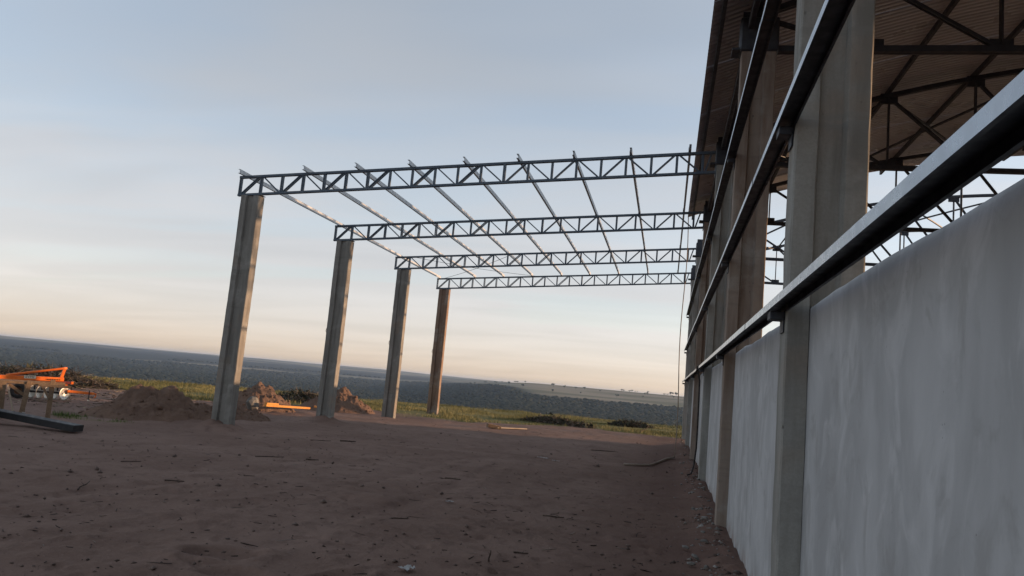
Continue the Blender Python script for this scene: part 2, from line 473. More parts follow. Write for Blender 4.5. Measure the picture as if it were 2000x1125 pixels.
GRASS_EDGE = [(-60, 40), (-30, 30), (-20, 24.5), (-16.5, 22.5), (-13.5, 25.5), (-10.8, 27.6), (-7.0, 26.4), (-4.6, 30.5), (-3.0, 31.5), (-1.5, 30.2), (0.5, 30.2), (6, 33), (60, 36)]
def grass_amount(x, y):
    ex = np.array([p[0] for p in GRASS_EDGE]); ey = np.array([p[1] for p in GRASS_EDGE])
    e = np.interp(x, ex, ey) + fbm(x / 1.3, y / 1.3, 3, 51) * 1.3
    g = sstep(-0.3, 0.9, y - e)
    w = sstep(0.75, 0.3, np.hypot((x + 11.6) / 1.5, (y - 14.0) / 0.55)) * sstep(-0.25, 0.15, fbm(x / 0.6, y / 0.6, 2, 61))
    return np.maximum(g, w * 0.8)

front = np.radians(np.concatenate([np.arange(-62, 44, 0.2), np.arange(44, 298, 4.0)]))
rings = [0.0, 0.6, 1.4, 2.4, 3.4]
r_ = 4.2
while r_ < 30: rings.append(r_); r_ *= 1.0065
while r_ < 9600: rings.append(r_); r_ *= 1.021
rings = np.array(rings[1:])
na, nr = len(front), len(rings)
RR, AA = np.meshgrid(rings, front, indexing='ij')
GX = (RR * np.sin(AA)).ravel(); GY = (RR * np.cos(AA)).ravel()
GZ = ground_base(GX, GY) + relief(GX, GY)
# footprints, wheel ruts, hollows and heaped soil
near_i = np.where((np.hypot(GX, GY) < 26) & (GY > 3))[0]
nx, ny = GX[near_i], GY[near_i]; dz = np.zeros(len(near_i))
def dent(cx, cy, ang, a, b, depth, rim=0.35):
    sel = np.where((np.abs(nx - cx) < 3 * a) & (np.abs(ny - cy) < 3 * a))[0]
    if len(sel) == 0: return
    ux = (nx[sel] - cx) * math.cos(ang) + (ny[sel] - cy) * math.sin(ang); uy = -(nx[sel] - cx) * math.sin(ang) + (ny[sel] - cy) * math.cos(ang)
    q = np.sqrt((ux / a) ** 2 + (uy / b) ** 2)
    dz[sel] += -depth * (1 - sstep(0.55, 1.0, q)) + depth * rim * np.exp(-((q - 1.2) / 0.28) ** 2)
for k in range(800):
    fx = random.uniform(-8.5, 0.2); fy = random.uniform(4.3, 17)
    dent(fx, fy, random.uniform(0, 3.14), random.uniform(0.09, 0.17), random.uniform(0.045, 0.075), random.uniform(0.006, 0.018))
dent(-3.32, 5.70, 0.5, 0.34, 0.16, 0.045, 0.5); dent(-3.0, 5.28, 0.3, 0.26, 0.14, 0.035, 0.5)
dent(-6.0, 5.9, 0.4, 0.3, 0.15, 0.04, 0.5); dent(-2.3, 5.6, 1.0, 0.3, 0.13, 0.035, 0.5)
dent(-0.9, 5.9, 0.8, 0.35, 0.14, 0.03, 0.6)
RUTS = [[(-7.0, 4.0), (-6.14, 6.42), (-5.96, 7.12), (-5.5, 9.0), (-5.2, 12), (-5.6, 18)], [(-5.2, 4.0), (-4.78, 5.72), (-4.52, 6.47), (-4.11, 9.01), (-3.8, 12.0), (-4.0, 18)], [(-3.6, 4.2), (-3.28, 5.66), (-3.15, 7.24), (-2.9, 10)]]
for ru in RUTS:
    ry = np.array([p[1] for p in ru]); rx = np.array([p[0] for p in ru])
    off = nx - np.interp(ny, ry, rx) + fbm(ny / 1.5, ny * 0, 2, 71) * 0.12
    fade = sstep(4, 5, ny) * (1 - sstep(11, 17, ny))
    dz += fade * (-0.012 * np.exp(-(off / 0.13) ** 2) + 0.010 * np.exp(-((off - 0.26) / 0.12) ** 2) + 0.007 * np.exp(-((off + 0.24) / 0.09) ** 2))
    dz += fade * np.exp(-(off / 0.12) ** 2) * 0.004 * np.sign(np.sin(ny * 22 + off * 20)) * sstep(0.0, 0.4, vnoise(ny * 0.8, off * 0, 5) - 0.3)
dz += 0.05 * np.exp(-(((nx + 3.35) / 0.45) ** 2 + ((ny - 9.0) / 0.25) ** 2))       # small ridge of loose soil
for y0 in CANY[:3]:                                                                  # soil heaped round the column feet
    q = np.hypot(nx - (CANX + 0.21), (ny - (y0 + 0.05)))
    dz += 0.19 * np.exp(-(q / 0.40) ** 2) * (1 + 0.8 * fbm(nx / 0.2, ny / 0.2, 2, 81))
for (mx, my) in MOUNDS:
    q = np.hypot(nx - mx, ny - my)
    dz += np.exp(-(q / 1.9) ** 2) * 0.05 * (1 + fbm(nx / 0.25, ny / 0.25, 2, 82))
dz += 0.07 * np.exp(-((nx - 0.68) / 0.25) ** 2) * (1 + 0.9 * fbm(nx / 0.3, ny / 0.3, 3, 91)) * (ny < 30)
GZ[near_i] += dz

idx = np.arange(nr * na).reshape(nr, na)
q4 = np.stack([idx[:-1, :], np.roll(idx, -1, 1)[:-1, :], np.roll(idx, -1, 1)[1:, :], idx[1:, :]], -1).reshape(-1, 4)
# innermost hole closed by a small fan of degenerate-free quads
V = np.stack([GX, GY, GZ], -1)
V = np.vstack([V, [[0, 0, 0]]])
ci = len(V) - 1
capq = np.array([[ci, idx[0, (2*k+2) % na], idx[0, (2*k+1) % na], idx[0, 2*k]] for k in range(na // 2)])
F = np.vstack([q4[:, ::-1], capq[:, [0, 3, 2, 1]]])
gme = np_mesh('ground', V, F[:, ::-1] if False else F, M['ground'], True)
# make sure it faces up
if gme.polygons[len(gme.polygons) // 2].normal.z < 0: gme.flip_normals()
r_all = np.hypot(V[:, 0], V[:, 1]); az_all = np.degrees(np.arctan2(V[:, 0], V[:, 1]))
gr = grass_amount(V[:, 0], V[:, 1])
kR = sstep(-22, -9, az_all)
wob = fbm(V[:, 0] / 420, V[:, 1] / 420, 4, 101)
fo = sstep(48, 75, r_all)
edge_far = (4700 + wob * 1100) * (1 - kR) + (1430 + wob * 190) * kR
past = sstep(0, 160, r_all - edge_far)
strip = sstep(0.3, 0.8, 1 - np.abs(r_all - 3250 - wob * 260) / 200) * (1 - kR) * sstep(-0.2, 0.1, fbm(V[:, 0] / 300, V[:, 1] / 300, 2, 111)) 
past = np.maximum(past, strip)
wood2 = sstep(0.10, 0.28, fbm(az_all / 7.0, np.log(np.maximum(r_all, 1)) * 9, 3, 121)) * (r_all > 3900) * (1 - kR)
past = past * (1 - 0.9 * wood2)
col = np.ones((len(V), 4), np.float32); col[:, 0] = gr * (1 - fo); col[:, 1] = fo; col[:, 2] = past
ca = gme.color_attributes.new('cover', 'FLOAT_COLOR', 'POINT'); ca.data.foreach_set('color', col.ravel())
ground = obj('ground', gme); tag(ground, kind='structure')

# ------------------------------------------------------------------ warehouse
house = thing('warehouse', 'unfinished warehouse with concrete columns, white half-height wall and arched metal roof', 'building', (XW + CW / 2, COLY[2], 0))
HL = house.location.copy()
def H(v): return (v[0] - HL.x, v[1] - HL.y, v[2] - HL.z)

def column_mesh(name, height, z0=-0.3, seed=0, mat=None, top_slope=0.0):
    """H-section precast column, origin at its outer front foot corner"""
    fl, rc, sl, c = 0.130, 0.058, 0.020, 0.010
    p = [(c, 0), (fl, 0), (fl + sl, rc), (CW - fl - sl, rc), (CW - fl, 0), (CW - c, 0), (CW, c), (CW, CD - c), (CW - c, CD), (CW - fl, CD), (CW - fl - sl, CD - rc), (fl + sl, CD - rc), (fl, CD), (c, CD), (0, CD - c), (0, c)]
    n = len(p); seg = 44; vs = []; fs = []
    rg = np.random.default_rng(seed)
    for k in range(seg + 1):
        z = z0 + (height - z0) * k / seg
        wx = 0.004 * math.sin(z * 1.3 + seed); wy = 0.003 * math.sin(z * 1.9 + seed * 2)
        for (x, y) in p:
            vs.append((x + wx + rg.normal(0, 0.0014), y + wy + rg.normal(0, 0.0014), z + (top_slope * x if k == seg else 0)))
    for k in range(seg):
        for i in range(n): fs.append([k*n + i, k*n + (i+1) % n, (k+1)*n + (i+1) % n, (k+1)*n + i])
    fs.append(list(range(n-1, -1, -1))); fs.append([seg*n + i for i in range(n)])
    b = MB(); b.add(vs, fs)
    return b.mesh(name, mat or M['concrete'])

ZCOL = 6.09          # column top
ZB = 6.12            # bottom chord centre line
wcol_mesh = [column_mesh('column', ZCOL, seed=k) for k in range(3)]
wcol_warm = column_mesh('column', ZCOL, seed=7, mat=M['warm_concrete'])
for i, y0 in enumerate(COLY):
    o = obj('column', wcol_warm if i in (3, 5) else wcol_mesh[i % 3], house, H((XW, y0, 0)))
for i, y0 in enumerate(COLY):
    obj('column', wcol_mesh[(i + 1) % 3], house, H((2 * XM - XW - CW, y0, 0)))

# plastered wall panels set into the column grooves
def wall_mesh(seed):
    L = S - CD + 0.05; T = 0.15; Hh = 2.163
    ny_, prof = 60, []
    for z in np.linspace(-0.25, Hh - 0.035, 26): prof.append((0.0, z))
    for a in np.linspace(0.15, math.pi - 0.15, 8): prof.append((T / 2 - T / 2 * math.cos(a), Hh - 0.035 + 0.035 * math.sin(a) ** 0.6))
    for z in np.linspace(Hh - 0.035, -0.25, 10): prof.append((T, z))
    prof = np.array(prof); n = len(prof); vs = []
    yy = np.linspace(0, L, ny_)
    for j, y in enumerate(yy):
        w = fbm(np.full(n, y * 0.8 + seed * 9.7), prof[:, 1] * 0.8 + prof[:, 0] * 7, 3, 131) * 0.008
        top = fbm(np.full(n, y * 1.4 + seed * 3.3), np.zeros(n), 3, 141) * 0.018 * (prof[:, 1] > 1.9)
        vs.append(np.stack([prof[:, 0] + w, np.full(n, y), prof[:, 1] + top], -1))
    vs = np.concatenate(vs); fs = []
    for j in range(ny_ - 1):
        for i in range(n - 1): fs.append([j*n + i, (j+1)*n + i, (j+1)*n + i + 1, j*n + i + 1])
    me = np_mesh('wall_panel', vs, np.array(fs), M['plaster'], True)
    return me
wmesh = [wall_mesh(k) for k in range(3)]
for i in range(len(COLY) - 1):
    if i == len(COLY) - 2: continue      # the last bay is left open
    o = obj('wall_panel', wmesh[i % 3], house, H((XW + 0.131, COLY[i] + CD - 0.025, 0)))
    o2 = obj('wall_panel', wmesh[(i + 1) % 3], house, H((2 * XM - XW - 0.131 - 0.15, COLY[i] + CD - 0.025, 0)))

# side rails (girts): flat steel channels with the web below, outside the columns
XG0, XG1 = 0.572, 0.682
def girt_mesh(L):
    w = XG1 - XG0; t = 0.004; hh = 0.045
    # channel laid open side down: bare outer flange, underside with two small lips, its shade painted on dark
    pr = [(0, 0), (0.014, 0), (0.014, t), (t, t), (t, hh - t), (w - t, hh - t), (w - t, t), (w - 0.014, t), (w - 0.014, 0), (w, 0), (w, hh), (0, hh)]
    b = MB(); b.profile((0, 0, 0), (0, L, 0), [(x, z) for x, z in pr]); me = b.mesh('girt', M['girt_shade'])
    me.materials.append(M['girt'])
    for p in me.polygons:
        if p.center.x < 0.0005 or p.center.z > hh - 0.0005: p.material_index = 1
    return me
breaks = [-6.2, 0.1, 6.24, 12.4, 18.6, 24.6, 30.06]
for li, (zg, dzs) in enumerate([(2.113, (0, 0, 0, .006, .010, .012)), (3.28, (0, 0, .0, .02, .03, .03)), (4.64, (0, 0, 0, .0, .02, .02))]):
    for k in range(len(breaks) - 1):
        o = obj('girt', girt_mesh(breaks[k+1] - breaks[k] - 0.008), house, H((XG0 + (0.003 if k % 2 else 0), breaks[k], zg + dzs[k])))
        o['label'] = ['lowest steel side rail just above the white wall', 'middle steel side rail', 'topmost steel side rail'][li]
    for y0 in COLY:
        b = MB(); b.box((0, 0, 0), (0.09, 0.13, 0.05)); b.box((0.035, 0, -0.05), (0.008, 0.13, 0.10))
        b.build('rail_bracket', M['dark_primer'], house).location = H((XW - 0.046, y0 + CD / 2, zg - 0.028))

# arched roof trusses
def ztop(x): return 8.49 - 0.0185 * (x - XM) ** 2
NODES = [0.895] + [2.28 + 1.48 * k for k in range(6)] + [XM]
NODES = NODES[:7] + [XM]
NODES = NODES + [2 * XM - x for x in reversed(NODES[:-1])]
def angle_pair(b, a, c, sz=0.06, gap=0.012):
    """two back-to-back angles, seen as a bar with a slit"""
    a = Vector(a); c = Vector(c)
    b.bar(a + Vector((0, -sz/4 - gap/2, 0)), c + Vector((0, -sz/4 - gap/2, 0)), sz/2, sz, (0, 0, 1))
    b.bar(a + Vector((0, sz/4 + gap/2, 0)), c + Vector((0, sz/4 + gap/2, 0)), sz/2, sz, (0, 0, 1))
tm = {}
def truss_part(key, fn, name):
    if key not in tm: b = MB(); fn(b); tm[key] = b.mesh(name, M['dark_primer'])
    return tm[key]
truss_roots = []
for i, y0 in enumerate(COLY):
    yc = y0 + CD / 2
    t = bpy.data.objects.new('roof_truss', None); C.objects.link(t); t.parent = house; t.location = H((0, yc, 0)); t.empty_display_size = 0.2
    obj('bottom_chord', truss_part('bc', lambda b: angle_pair(b, (XW + 0.02, 0, ZB), (2 * XM - XW - 0.02, 0, ZB), 0.085, 0.02), 'bottom_chord'), t)
    def tcf(b):
        xs = np.linspace(NODES[0] - 0.15, NODES[-1] + 0.15, 41)
        for a, c in zip(xs[:-1], xs[1:]): angle_pair(b, (a, 0, ztop(a)), (c, 0, ztop(c)), 0.08, 0.02)
    obj('top_chord', truss_part('tc', tcf, 'top_chord'), t)
    for k, x in enumerate(NODES):
        sz = 0.10 if k in (0, len(NODES) - 1) else 0.05
        obj('vertical', truss_part(('v', k), lambda b: angle_pair(b, (x, 0, ZB), (x, 0, ztop(x)), sz, 0.015), 'vertical'), t)
        gw = 0.30 if k not in (0, len(NODES) - 1) else 0.42
        obj('gusset_plate', truss_part(('g', k), lambda b: b.box((x, 0, ztop(x) - 0.06), (gw, 0.05, 0.20)), 'gusset_plate'), t)
        obj('gusset_plate', truss_part(('gb', k), lambda b: b.box((x, 0, ZB + 0.06), (gw * 0.9, 0.044, 0.16)), 'gusset_plate'), t)
        if k < len(NODES) - 1:
            x2 = NODES[k + 1]
            if x2 <= XM + 0.01: A, B_ = (x, 0, ztop(x) - 0.03), (x2, 0, ZB)
            else: A, B_ = (x, 0, ZB), (x2, 0, ztop(x2) - 0.03)
            obj('diagonal', truss_part(('d', k), lambda b: angle_pair(b, A, B_, 0.045, 0.03), 'diagonal'), t)
    # end bracket clasping the column head
    for s_, xx in ((0, XW + CW / 2), (1, 2 * XM - XW - CW / 2)):
        obj('end_bracket', truss_part(('e', s_), lambda b: (b.box((xx, 0, ZB + 0.16), (CW + 0.05, 0.30, 0.46)), b.box((xx - 0.06, 0, ZB - 0.04), (CW + 0.12, 0.27, 0.03))), 'end_bracket'), t)
    truss_roots.append(t)

# roof purlins and sheets
Y_R0, Y_R1 = -6.0, 21.4
zed = [(-0.025, 0), (0.025, 0), (0.025, 0.012), (-0.018, 0.012), (-0.018, 0.088), (0.025, 0.088), (0.025, 0.1), (-0.025, 0.1)]
rp = MB().profile((0, Y_R0, 0), (0, YEND, 0), zed).mesh('roof_purlin', M['dark_primer'])
rp_short = MB().profile((0, Y_R0, 0), (0, Y_R1, 0), zed).mesh('roof_purlin', M['dark_primer'])
eave_x = 0.36
for k, x in enumerate([eave_x + 0.06] + NODES + [2 * XM - eave_x - 0.06]):
    obj('roof_purlin', rp_short, house, H((x, 0, ztop(x) + 0.045)))
# corrugated sheets
XE = 0.285
def sheet_mesh(x0, x1):
    pitch = 1.0 / 8; per = 10; ncor = 8 * per
    yy = np.linspace(0, 1.0, ncor + 1); xs = np.linspace(x0, x1, 15)
    Xs, Ys = np.meshgrid(xs, yy, indexing='ij')
    Zs = ztop(Xs) + 0.158 + 0.032 * np.maximum(np.sin(2 * math.pi * Ys / pitch), 0) ** 2
    v = np.stack([Xs - HL.x, Ys, Zs], -1).reshape(-1, 3); n1 = len(yy)
    ii = np.arange(len(xs) * n1).reshape(len(xs), n1)
    f = np.stack([ii[:-1, :-1], ii[1:, :-1], ii[1:, 1:], ii[:-1, 1:]], -1).reshape(-1, 4)
    return np_mesh('roof_sheet', v, f, M['sheet'], True)
shL, shR = sheet_mesh(XE, XM + 0.1), sheet_mesh(XM - 0.1, 2 * XM - XE)
shR.transform(Matrix.Translation((0, 0, 0.012)))
nsh = int(Y_R1 - Y_R0)
for k in range(nsh):
    yk = Y_R1 - 1.0 * (k + 1)
    obj('roof_sheet', shL, house, (0, yk - HL.y, -0.002 * (k % 2)))
    obj('roof_sheet', shR, house, (0, yk - HL.y, -0.002 * (k % 2)))
# crossing braces in the roof plane, bays C-D and E-F
def brace(b, xa, ya, xb, yb):
    pts = []
    for t_ in np.linspace(0, 1, 9):
        x = xa + (xb - xa) * t_; pts.append((x, ya + (yb - ya) * t_, ztop(x) - 0.07))
    for a, c in zip(pts[:-1], pts[1:]): b.bar(H(a), H(c), 0.045, 0.045)
for bi in (4, 6):
    ya_, yb_ = COLY[bi] + CD / 2, COLY[bi + 1] + CD / 2
    for k in range(0, len(NODES) - 2, 2):
        b = MB(); brace(b, NODES[k], ya_, NODES[k + 2], yb_); b.build('roof_brace', M['dark_primer'], house)
        b = MB(); brace(b, NODES[k + 2], ya_, NODES[k], yb_); b.build('roof_brace', M['dark_primer'], house)
# longitudinal ties between the bare trusses
for x in (NODES[2], NODES[4], NODES[6], NODES[8]):
    b = MB(); b.bar(H((x, Y_R1 + 0.1, ztop(x) - 0.09)), H((x, YEND - 0.1, ztop(x) - 0.09)), 0.04, 0.04); b.build('longitudinal_tie', M['dark_primer'], house)
# eave strut on the column heads
for x in (XW + 0.10, 2 * XM - XW - 0.10):
    for i in range(len(COLY) - 1):
        if COLY[i] > Y_R1 - 4: continue
        b = MB(); b.bar(H((x, COLY[i] + CD + 0.04, ZB + 0.28)), H((x, COLY[i+1] - 0.04, ZB + 0.28)), 0.07, 0.12); b.build('eave_strut', M['dark_primer'], house)

# ------------------------------------------------------------------ canopy frame
can = thing('canopy_frame', 'open steel canopy frame with four lattice trusses on four concrete columns beside the warehouse', 'canopy frame', (CANX + CW / 2, CANY[0], 0))
KL = can.location.copy()
def K(v): return (v[0] - KL.x, v[1] - KL.y, v[2] - KL.z)
ZC = 5.06
ccol_mesh = [column_mesh('column', ZC, seed=10 + k, mat=M['canopy_concrete']) for k in range(3)] + [column_mesh('column', ZC, seed=14, mat=M['rusty_concrete'])]
for i, y0 in enumerate(CANY):
    o = obj('column', ccol_mesh[i], can, K((CANX, y0, 0)))
    if i == 3: o['label'] = 'farthest canopy column, stained red with earth'
    if i > 0:
        b = MB(); b.tube([(0.02, 0.12, 2.42), (-0.035, 0.12, 2.44), (-0.06, 0.12, 2.50), (-0.045, 0.12, 2.58), (0.02, 0.12, 2.60)], 0.008, 6)
        b.build('lifting_loop', M['rust'], o, True)
# lattice trusses
X0T, X1T = -9.47, 0.66
def zb(x): return 5.075 + 0.0843 * (x - X0T)
TH = 0.40
PP = 0.493
nodes_t = [X0T + 0.03 + PP * k for k in range(21)]
ct = {}
def cpart(key, fn, name):
    if key not in ct: b = MB(); fn(b); ct[key] = b.mesh(name, M['primer'])
    return ct[key]
def dbl(b, a, c, w, gap):
    a = Vector(a); c = Vector(c); d = (c - a).normalized(); s = Vector((d.z, 0, -d.x))
    for q in (-1, 1): b.bar(a + s * q * (gap + w) / 2, c + s * q * (gap + w) / 2, 0.045, w, s)
for i, y0 in enumerate(CANY):
    t = bpy.data.objects.new('truss', None); C.objects.link(t); t.parent = can; t.location = K((0, y0 + 0.12, 0)); t.empty_display_size = 0.2
    obj('bottom_chord', cpart('b', lambda b: b.bar((X0T, 0, zb(X0T)), (X1T, 0, zb(X1T)), 0.075, 0.05), 'bottom_chord'), t)
    obj('top_chord', cpart('t', lambda b: b.bar((X0T, 0, zb(X0T) + TH), (X1T, 0, zb(X1T) + TH), 0.075, 0.055), 'top_chord'), t)
    for k, x in enumerate(nodes_t):
        z0_, z1_ = zb(x) + 0.02, zb(x) + TH - 0.02
        if k == 12: f_ = lambda b: b.bar((x, 0, z0_), (x, 0, z1_), 0.05, 0.095)
        elif k < 7: f_ = lambda b: dbl(b, (x, 0, z0_), (x, 0, z1_), 0.024, 0.016)
        else: f_ = lambda b: b.bar((x, 0, z0_), (x, 0, z1_), 0.05, 0.042 if k < 12 else 0.03)
        obj('post', cpart(('p', k), f_, 'post'), t)
        xe = nodes_t[k + 1] if k + 1 < len(nodes_t) else X1T - 0.03
        a_, c_ = ((x + 0.05, 0, zb(x) + 0.02), (xe - 0.05, 0, zb(xe) + TH - 0.02)) if k % 2 == 0 else ((x + 0.05, 0, zb(x) + TH - 0.02), (xe - 0.05, 0, zb(xe) + 0.02))
        if k % 2 == 0 and k < 11: f2 = lambda b: dbl(b, a_, c_, 0.022, 0.016)
        else: f2 = lambda b: b.bar(a_, c_, 0.045, 0.034 if k % 2 == 0 else 0.026, (0, 1, 0)) if False else dbl(b, a_, c_, 0.017 if k % 2 == 0 else 0.013, 0.001)
        obj('diagonal', cpart(('d', k), f2, 'diagonal'), t)
    obj('end_plate', cpart('e', lambda b: b.box((X1T + 0.008, 0, zb(X1T) + TH / 2), (0.016, 0.20, TH + 0.14)), 'end_plate'), t)
    obj('bearing_plate', cpart('bp', lambda b: b.bar((CANX - 0.02, 0, zb(CANX) - 0.036), (CANX + CW + 0.02, 0, zb(CANX + CW) - 0.040), 0.22, 0.012), 'bearing_plate'), t)
# galvanised purlins across the trusses
PX = [-9.376, -7.88, -6.70, -5.53, -4.35, -3.23, -2.10, -0.974, 0.165]
cee = [(-0.022, 0), (0.022, 0), (0.022, 0.09), (-0.022, 0.09), (-0.022, 0.086), (0.017, 0.086), (0.017, 0.004), (-0.022, 0.004)]
cp = MB().profile((0, 0, 0), (0, CANY[3] + 0.2 - CANY[0] + 0.12, 0), cee).mesh('purlin', M['galv'])
clm = MB().box((-0.028, 0, 0.05), (0.008, 0.06, 0.10)).mesh('cleat', M['primer'])
for k, x in enumerate(PX):
    o = obj('purlin', cp, can, K((x, CANY[0] - 0.12, zb(x) + TH + 0.030)))
    for y0 in CANY: obj('cleat', clm, o, (0, y0 + 0.12 - (CANY[0] - 0.12), 0))
# thin crossed tie rods in the last bay
def rod(xa, ya, xb, yb):
    a = Vector((xa, ya, zb(xa) + TH + 0.015)); c = Vector((xb, yb, zb(xb) + TH + 0.015)); pts = []
    for t_ in np.linspace(0, 1, 9): p = a.lerp(c, t_); p.z -= 0.06 * 4 * t_ * (1 - t_); pts.append(K(p))
    b = MB(); b.tube(pts, 0.007, 6); b.build('tie_rod', M['dark_primer'], can, True)
rod(-8.9, CANY[2] + 0.12, -5.3, CANY[3] + 0.12); rod(-9.2, CANY[3] + 0.12, -5.3, CANY[2] + 0.12)

# ------------------------------------------------------------------ rope and cable
b = MB(); p0 = Vector((0.30, 21.2, 6.50)); p1 = Vector((0.30, 19.95, 0.05)); pts = []
for t_ in np.linspace(0, 1, 18):
    p = p0.lerp(p1, t_); p.x += 0.03 * math.sin(t_ * 9) ; p.y -= 0.5 * t_ * (1 - t_); pts.append(p)
o = b.tube(pts, 0.012, 7).build('hanging_rope', M['pale_bark'], None, True)
tag(o, 'thin rope hanging from the eave corner down to the ground', 'rope')
b = MB(); pts = [(0.30, 19.93, 0.05), (0.22, 19.6, 0.035), (0.12, 19.3, 0.03), (0.02, 18.7, 0.03), (-0.12, 18.0, 0.03), (-0.25, 17.4, 0.03), (-0.45, 17.1, 0.03), (-0.62, 16.95, 0.03), (-0.78, 16.9, 0.025)]
pts = [(x, y, gz(x, y) + z) for x, y, z in pts]
o = b.tube(pts, 0.026, 8).build('hose', M['pale_bark'], None, True); tag(o, 'pale hose lying on the earth at the foot of the hanging rope', 'hose')
b = MB(); pts = [(0.60, 15.15, 2.20), (0.57, 15.18, 2.09), (0.62, 15.22, 1.9), (0.63, 15.3, 1.5), (0.64, 15.42, 1.0), (0.645, 15.55, 0.6), (0.62, 15.66, 0.25), (0.58, 15.6, 0.10), (0.5, 15.4, 0.09)]
o = b.tube(pts, 0.016, 8).tube([(0.60, 15.1, 2.2), (0.55, 15.12, 2.12), (0.545, 15.2, 2.05), (0.59, 15.25, 2.0), (0.6, 15.14, 2.06), (0.55, 15.05, 2.16)], 0.012, 6).build('black_cable', M['rubber'], None, True)
tag(o, 'black cable looped over the lowest side rail and hanging down the wall', 'cable')

# ------------------------------------------------------------------ dirt mounds
def lumps(xs, ys, zs, sz, flat, seed):
    """many faceted little stones in one mesh"""
    rg = np.random.default_rng(seed); n = len(xs)
    base = np.array([[0, 0, 1], [1, 0, 0], [0, 1, 0], [-1, 0, 0], [0, -1, 0], [0, 0, -1]], float)
    v = base[None] * (sz[:, None, None] * rg.uniform(.6, 1.25, (n, 6, 1))) + rg.normal(0, .18, (n, 6, 3)) * sz[:, None, None]
    v[:, :, 2] *= flat; a = rg.uniform(0, 6.28, n); c, s = np.cos(a)[:, None], np.sin(a)[:, None]
    x = v[:, :, 0] * c - v[:, :, 1] * s; y = v[:, :, 0] * s + v[:, :, 1] * c
    v = np.stack([x + xs[:, None], y + ys[:, None], v[:, :, 2] + zs[:, None]], -1).reshape(-1, 3)
    fb = np.array([[0, 1, 2], [0, 2, 3], [0, 3, 4], [0, 4, 1], [5, 2, 1], [5, 3, 2], [5, 4, 3], [5, 1, 4]])
    f = ((np.arange(n) * 6)[:, None, None] + fb[None]).reshape(-1, 3); return v, f
def mound(cx, cy, prof_fn, rx, ry, ang, seed, label):
    n = 130; u = np.linspace(-1.25, 1.25, n); U, W = np.meshgrid(u, u, indexing='ij')
    ux, wy = U * rx, W * ry
    z = prof_fn(ux, wy)
    z = z + fbm(ux / 0.5 + seed, wy / 0.5, 4, 151 + seed) * 0.17 * np.clip(z / 0.4, 0, 1) + np.abs(fbm(ux / 0.16 + seed, wy / 0.16, 3, 161 + seed)) * 0.15 * np.clip(z / 0.2, 0, 1)
    edge = sstep(1.22, 0.95, np.maximum(np.abs(U), np.abs(W)))
    z = z * edge - 0.06 * (1 - edge) - 0.02
    X = ux * math.cos(ang) - wy * math.sin(ang); Y = ux * math.sin(ang) + wy * math.cos(ang)
    ii = np.arange(n * n).reshape(n, n)
    f = np.stack([ii[:-1, :-1], ii[1:, :-1], ii[1:, 1:], ii[:-1, 1:]], -1).reshape(-1, 4)
    me = np_mesh('dirt_mound', np.stack([X.ravel(), Y.ravel(), z.ravel()], -1), f, M['mound'], True)
    o = obj('dirt_mound', me, None, (cx, cy, 0)); tag(o, label, 'dirt mound', 'heaps of dug earth')
    rg = np.random.default_rng(300 + seed); pk = rg.choice(n * n, 520); Xf, Yf, Zf = X.ravel()[pk], Y.ravel()[pk], z.ravel()[pk]; ok = Zf > 0.0
    Xf, Yf, Zf = Xf[ok], Yf[ok], Zf[ok]; sz = rg.gamma(1.6, .012, len(Xf)) + .006
    cv, cf = lumps(Xf, Yf, Zf + sz * .15, sz, .8, 310 + seed)
    c_ = obj('loose_clods', np_mesh('loose_clods', cv, cf, M['mound']), o); c_['kind'] = 'stuff'
    return o
def cone(x, y, cx, cy, h, r, p=1.0): return np.maximum(0, h * (1 - (np.hypot(x - cx, y - cy) / r) ** p))
def m1(x, y): return np.maximum.reduce([cone(x, y, -0.30, 0, .70, 1.25), cone(x, y, 0.22, 0.1, .74, 1.0), cone(x, y, -.1, .1, .62, 1.2), cone(x, y, 0.95, 0.15, .42, .9), cone(x, y, -0.6, 0.0, .5, 1.0)])
mound(-11.25, 15.7, m1, 1.75, 1.3, math.atan2(.6, .8), 1, 'long low two-peaked heap of brown earth left of the nearest canopy column')
def m2(x, y): return np.maximum.reduce([cone(x, y, 0.0, 0, .78, 1.05), cone(x, y, 0.3, 0.0, .74, .95), cone(x, y, -0.3, .1, .70, .9)])
mound(-12.15, 21.6, m2, 1.35, 1.2, math.atan2(.5, .85), 2, 'rough reddish heap of earth with timber on it behind the nearest canopy column')
def m3(x, y): return np.maximum.reduce([cone(x, y, -0.04, 0, .80, 1.25), cone(x, y, -0.5, 0.0, .66, 1.1)])
mound(-11.25, 25.9, m3, 1.7, 1.3, math.atan2(.5, .85), 3, 'peaked reddish heap of earth behind the second canopy column')
def m4(x, y): return np.maximum.reduce([cone(x, y, 0, 0, .34, .9), cone(x, y, .5, 0, .28, .6)])
mound(-10.6, 17.6, m4, 1.1, .8, 0.5, 4, 'small crumbling spill of earth between the long heap and the nearest canopy column')

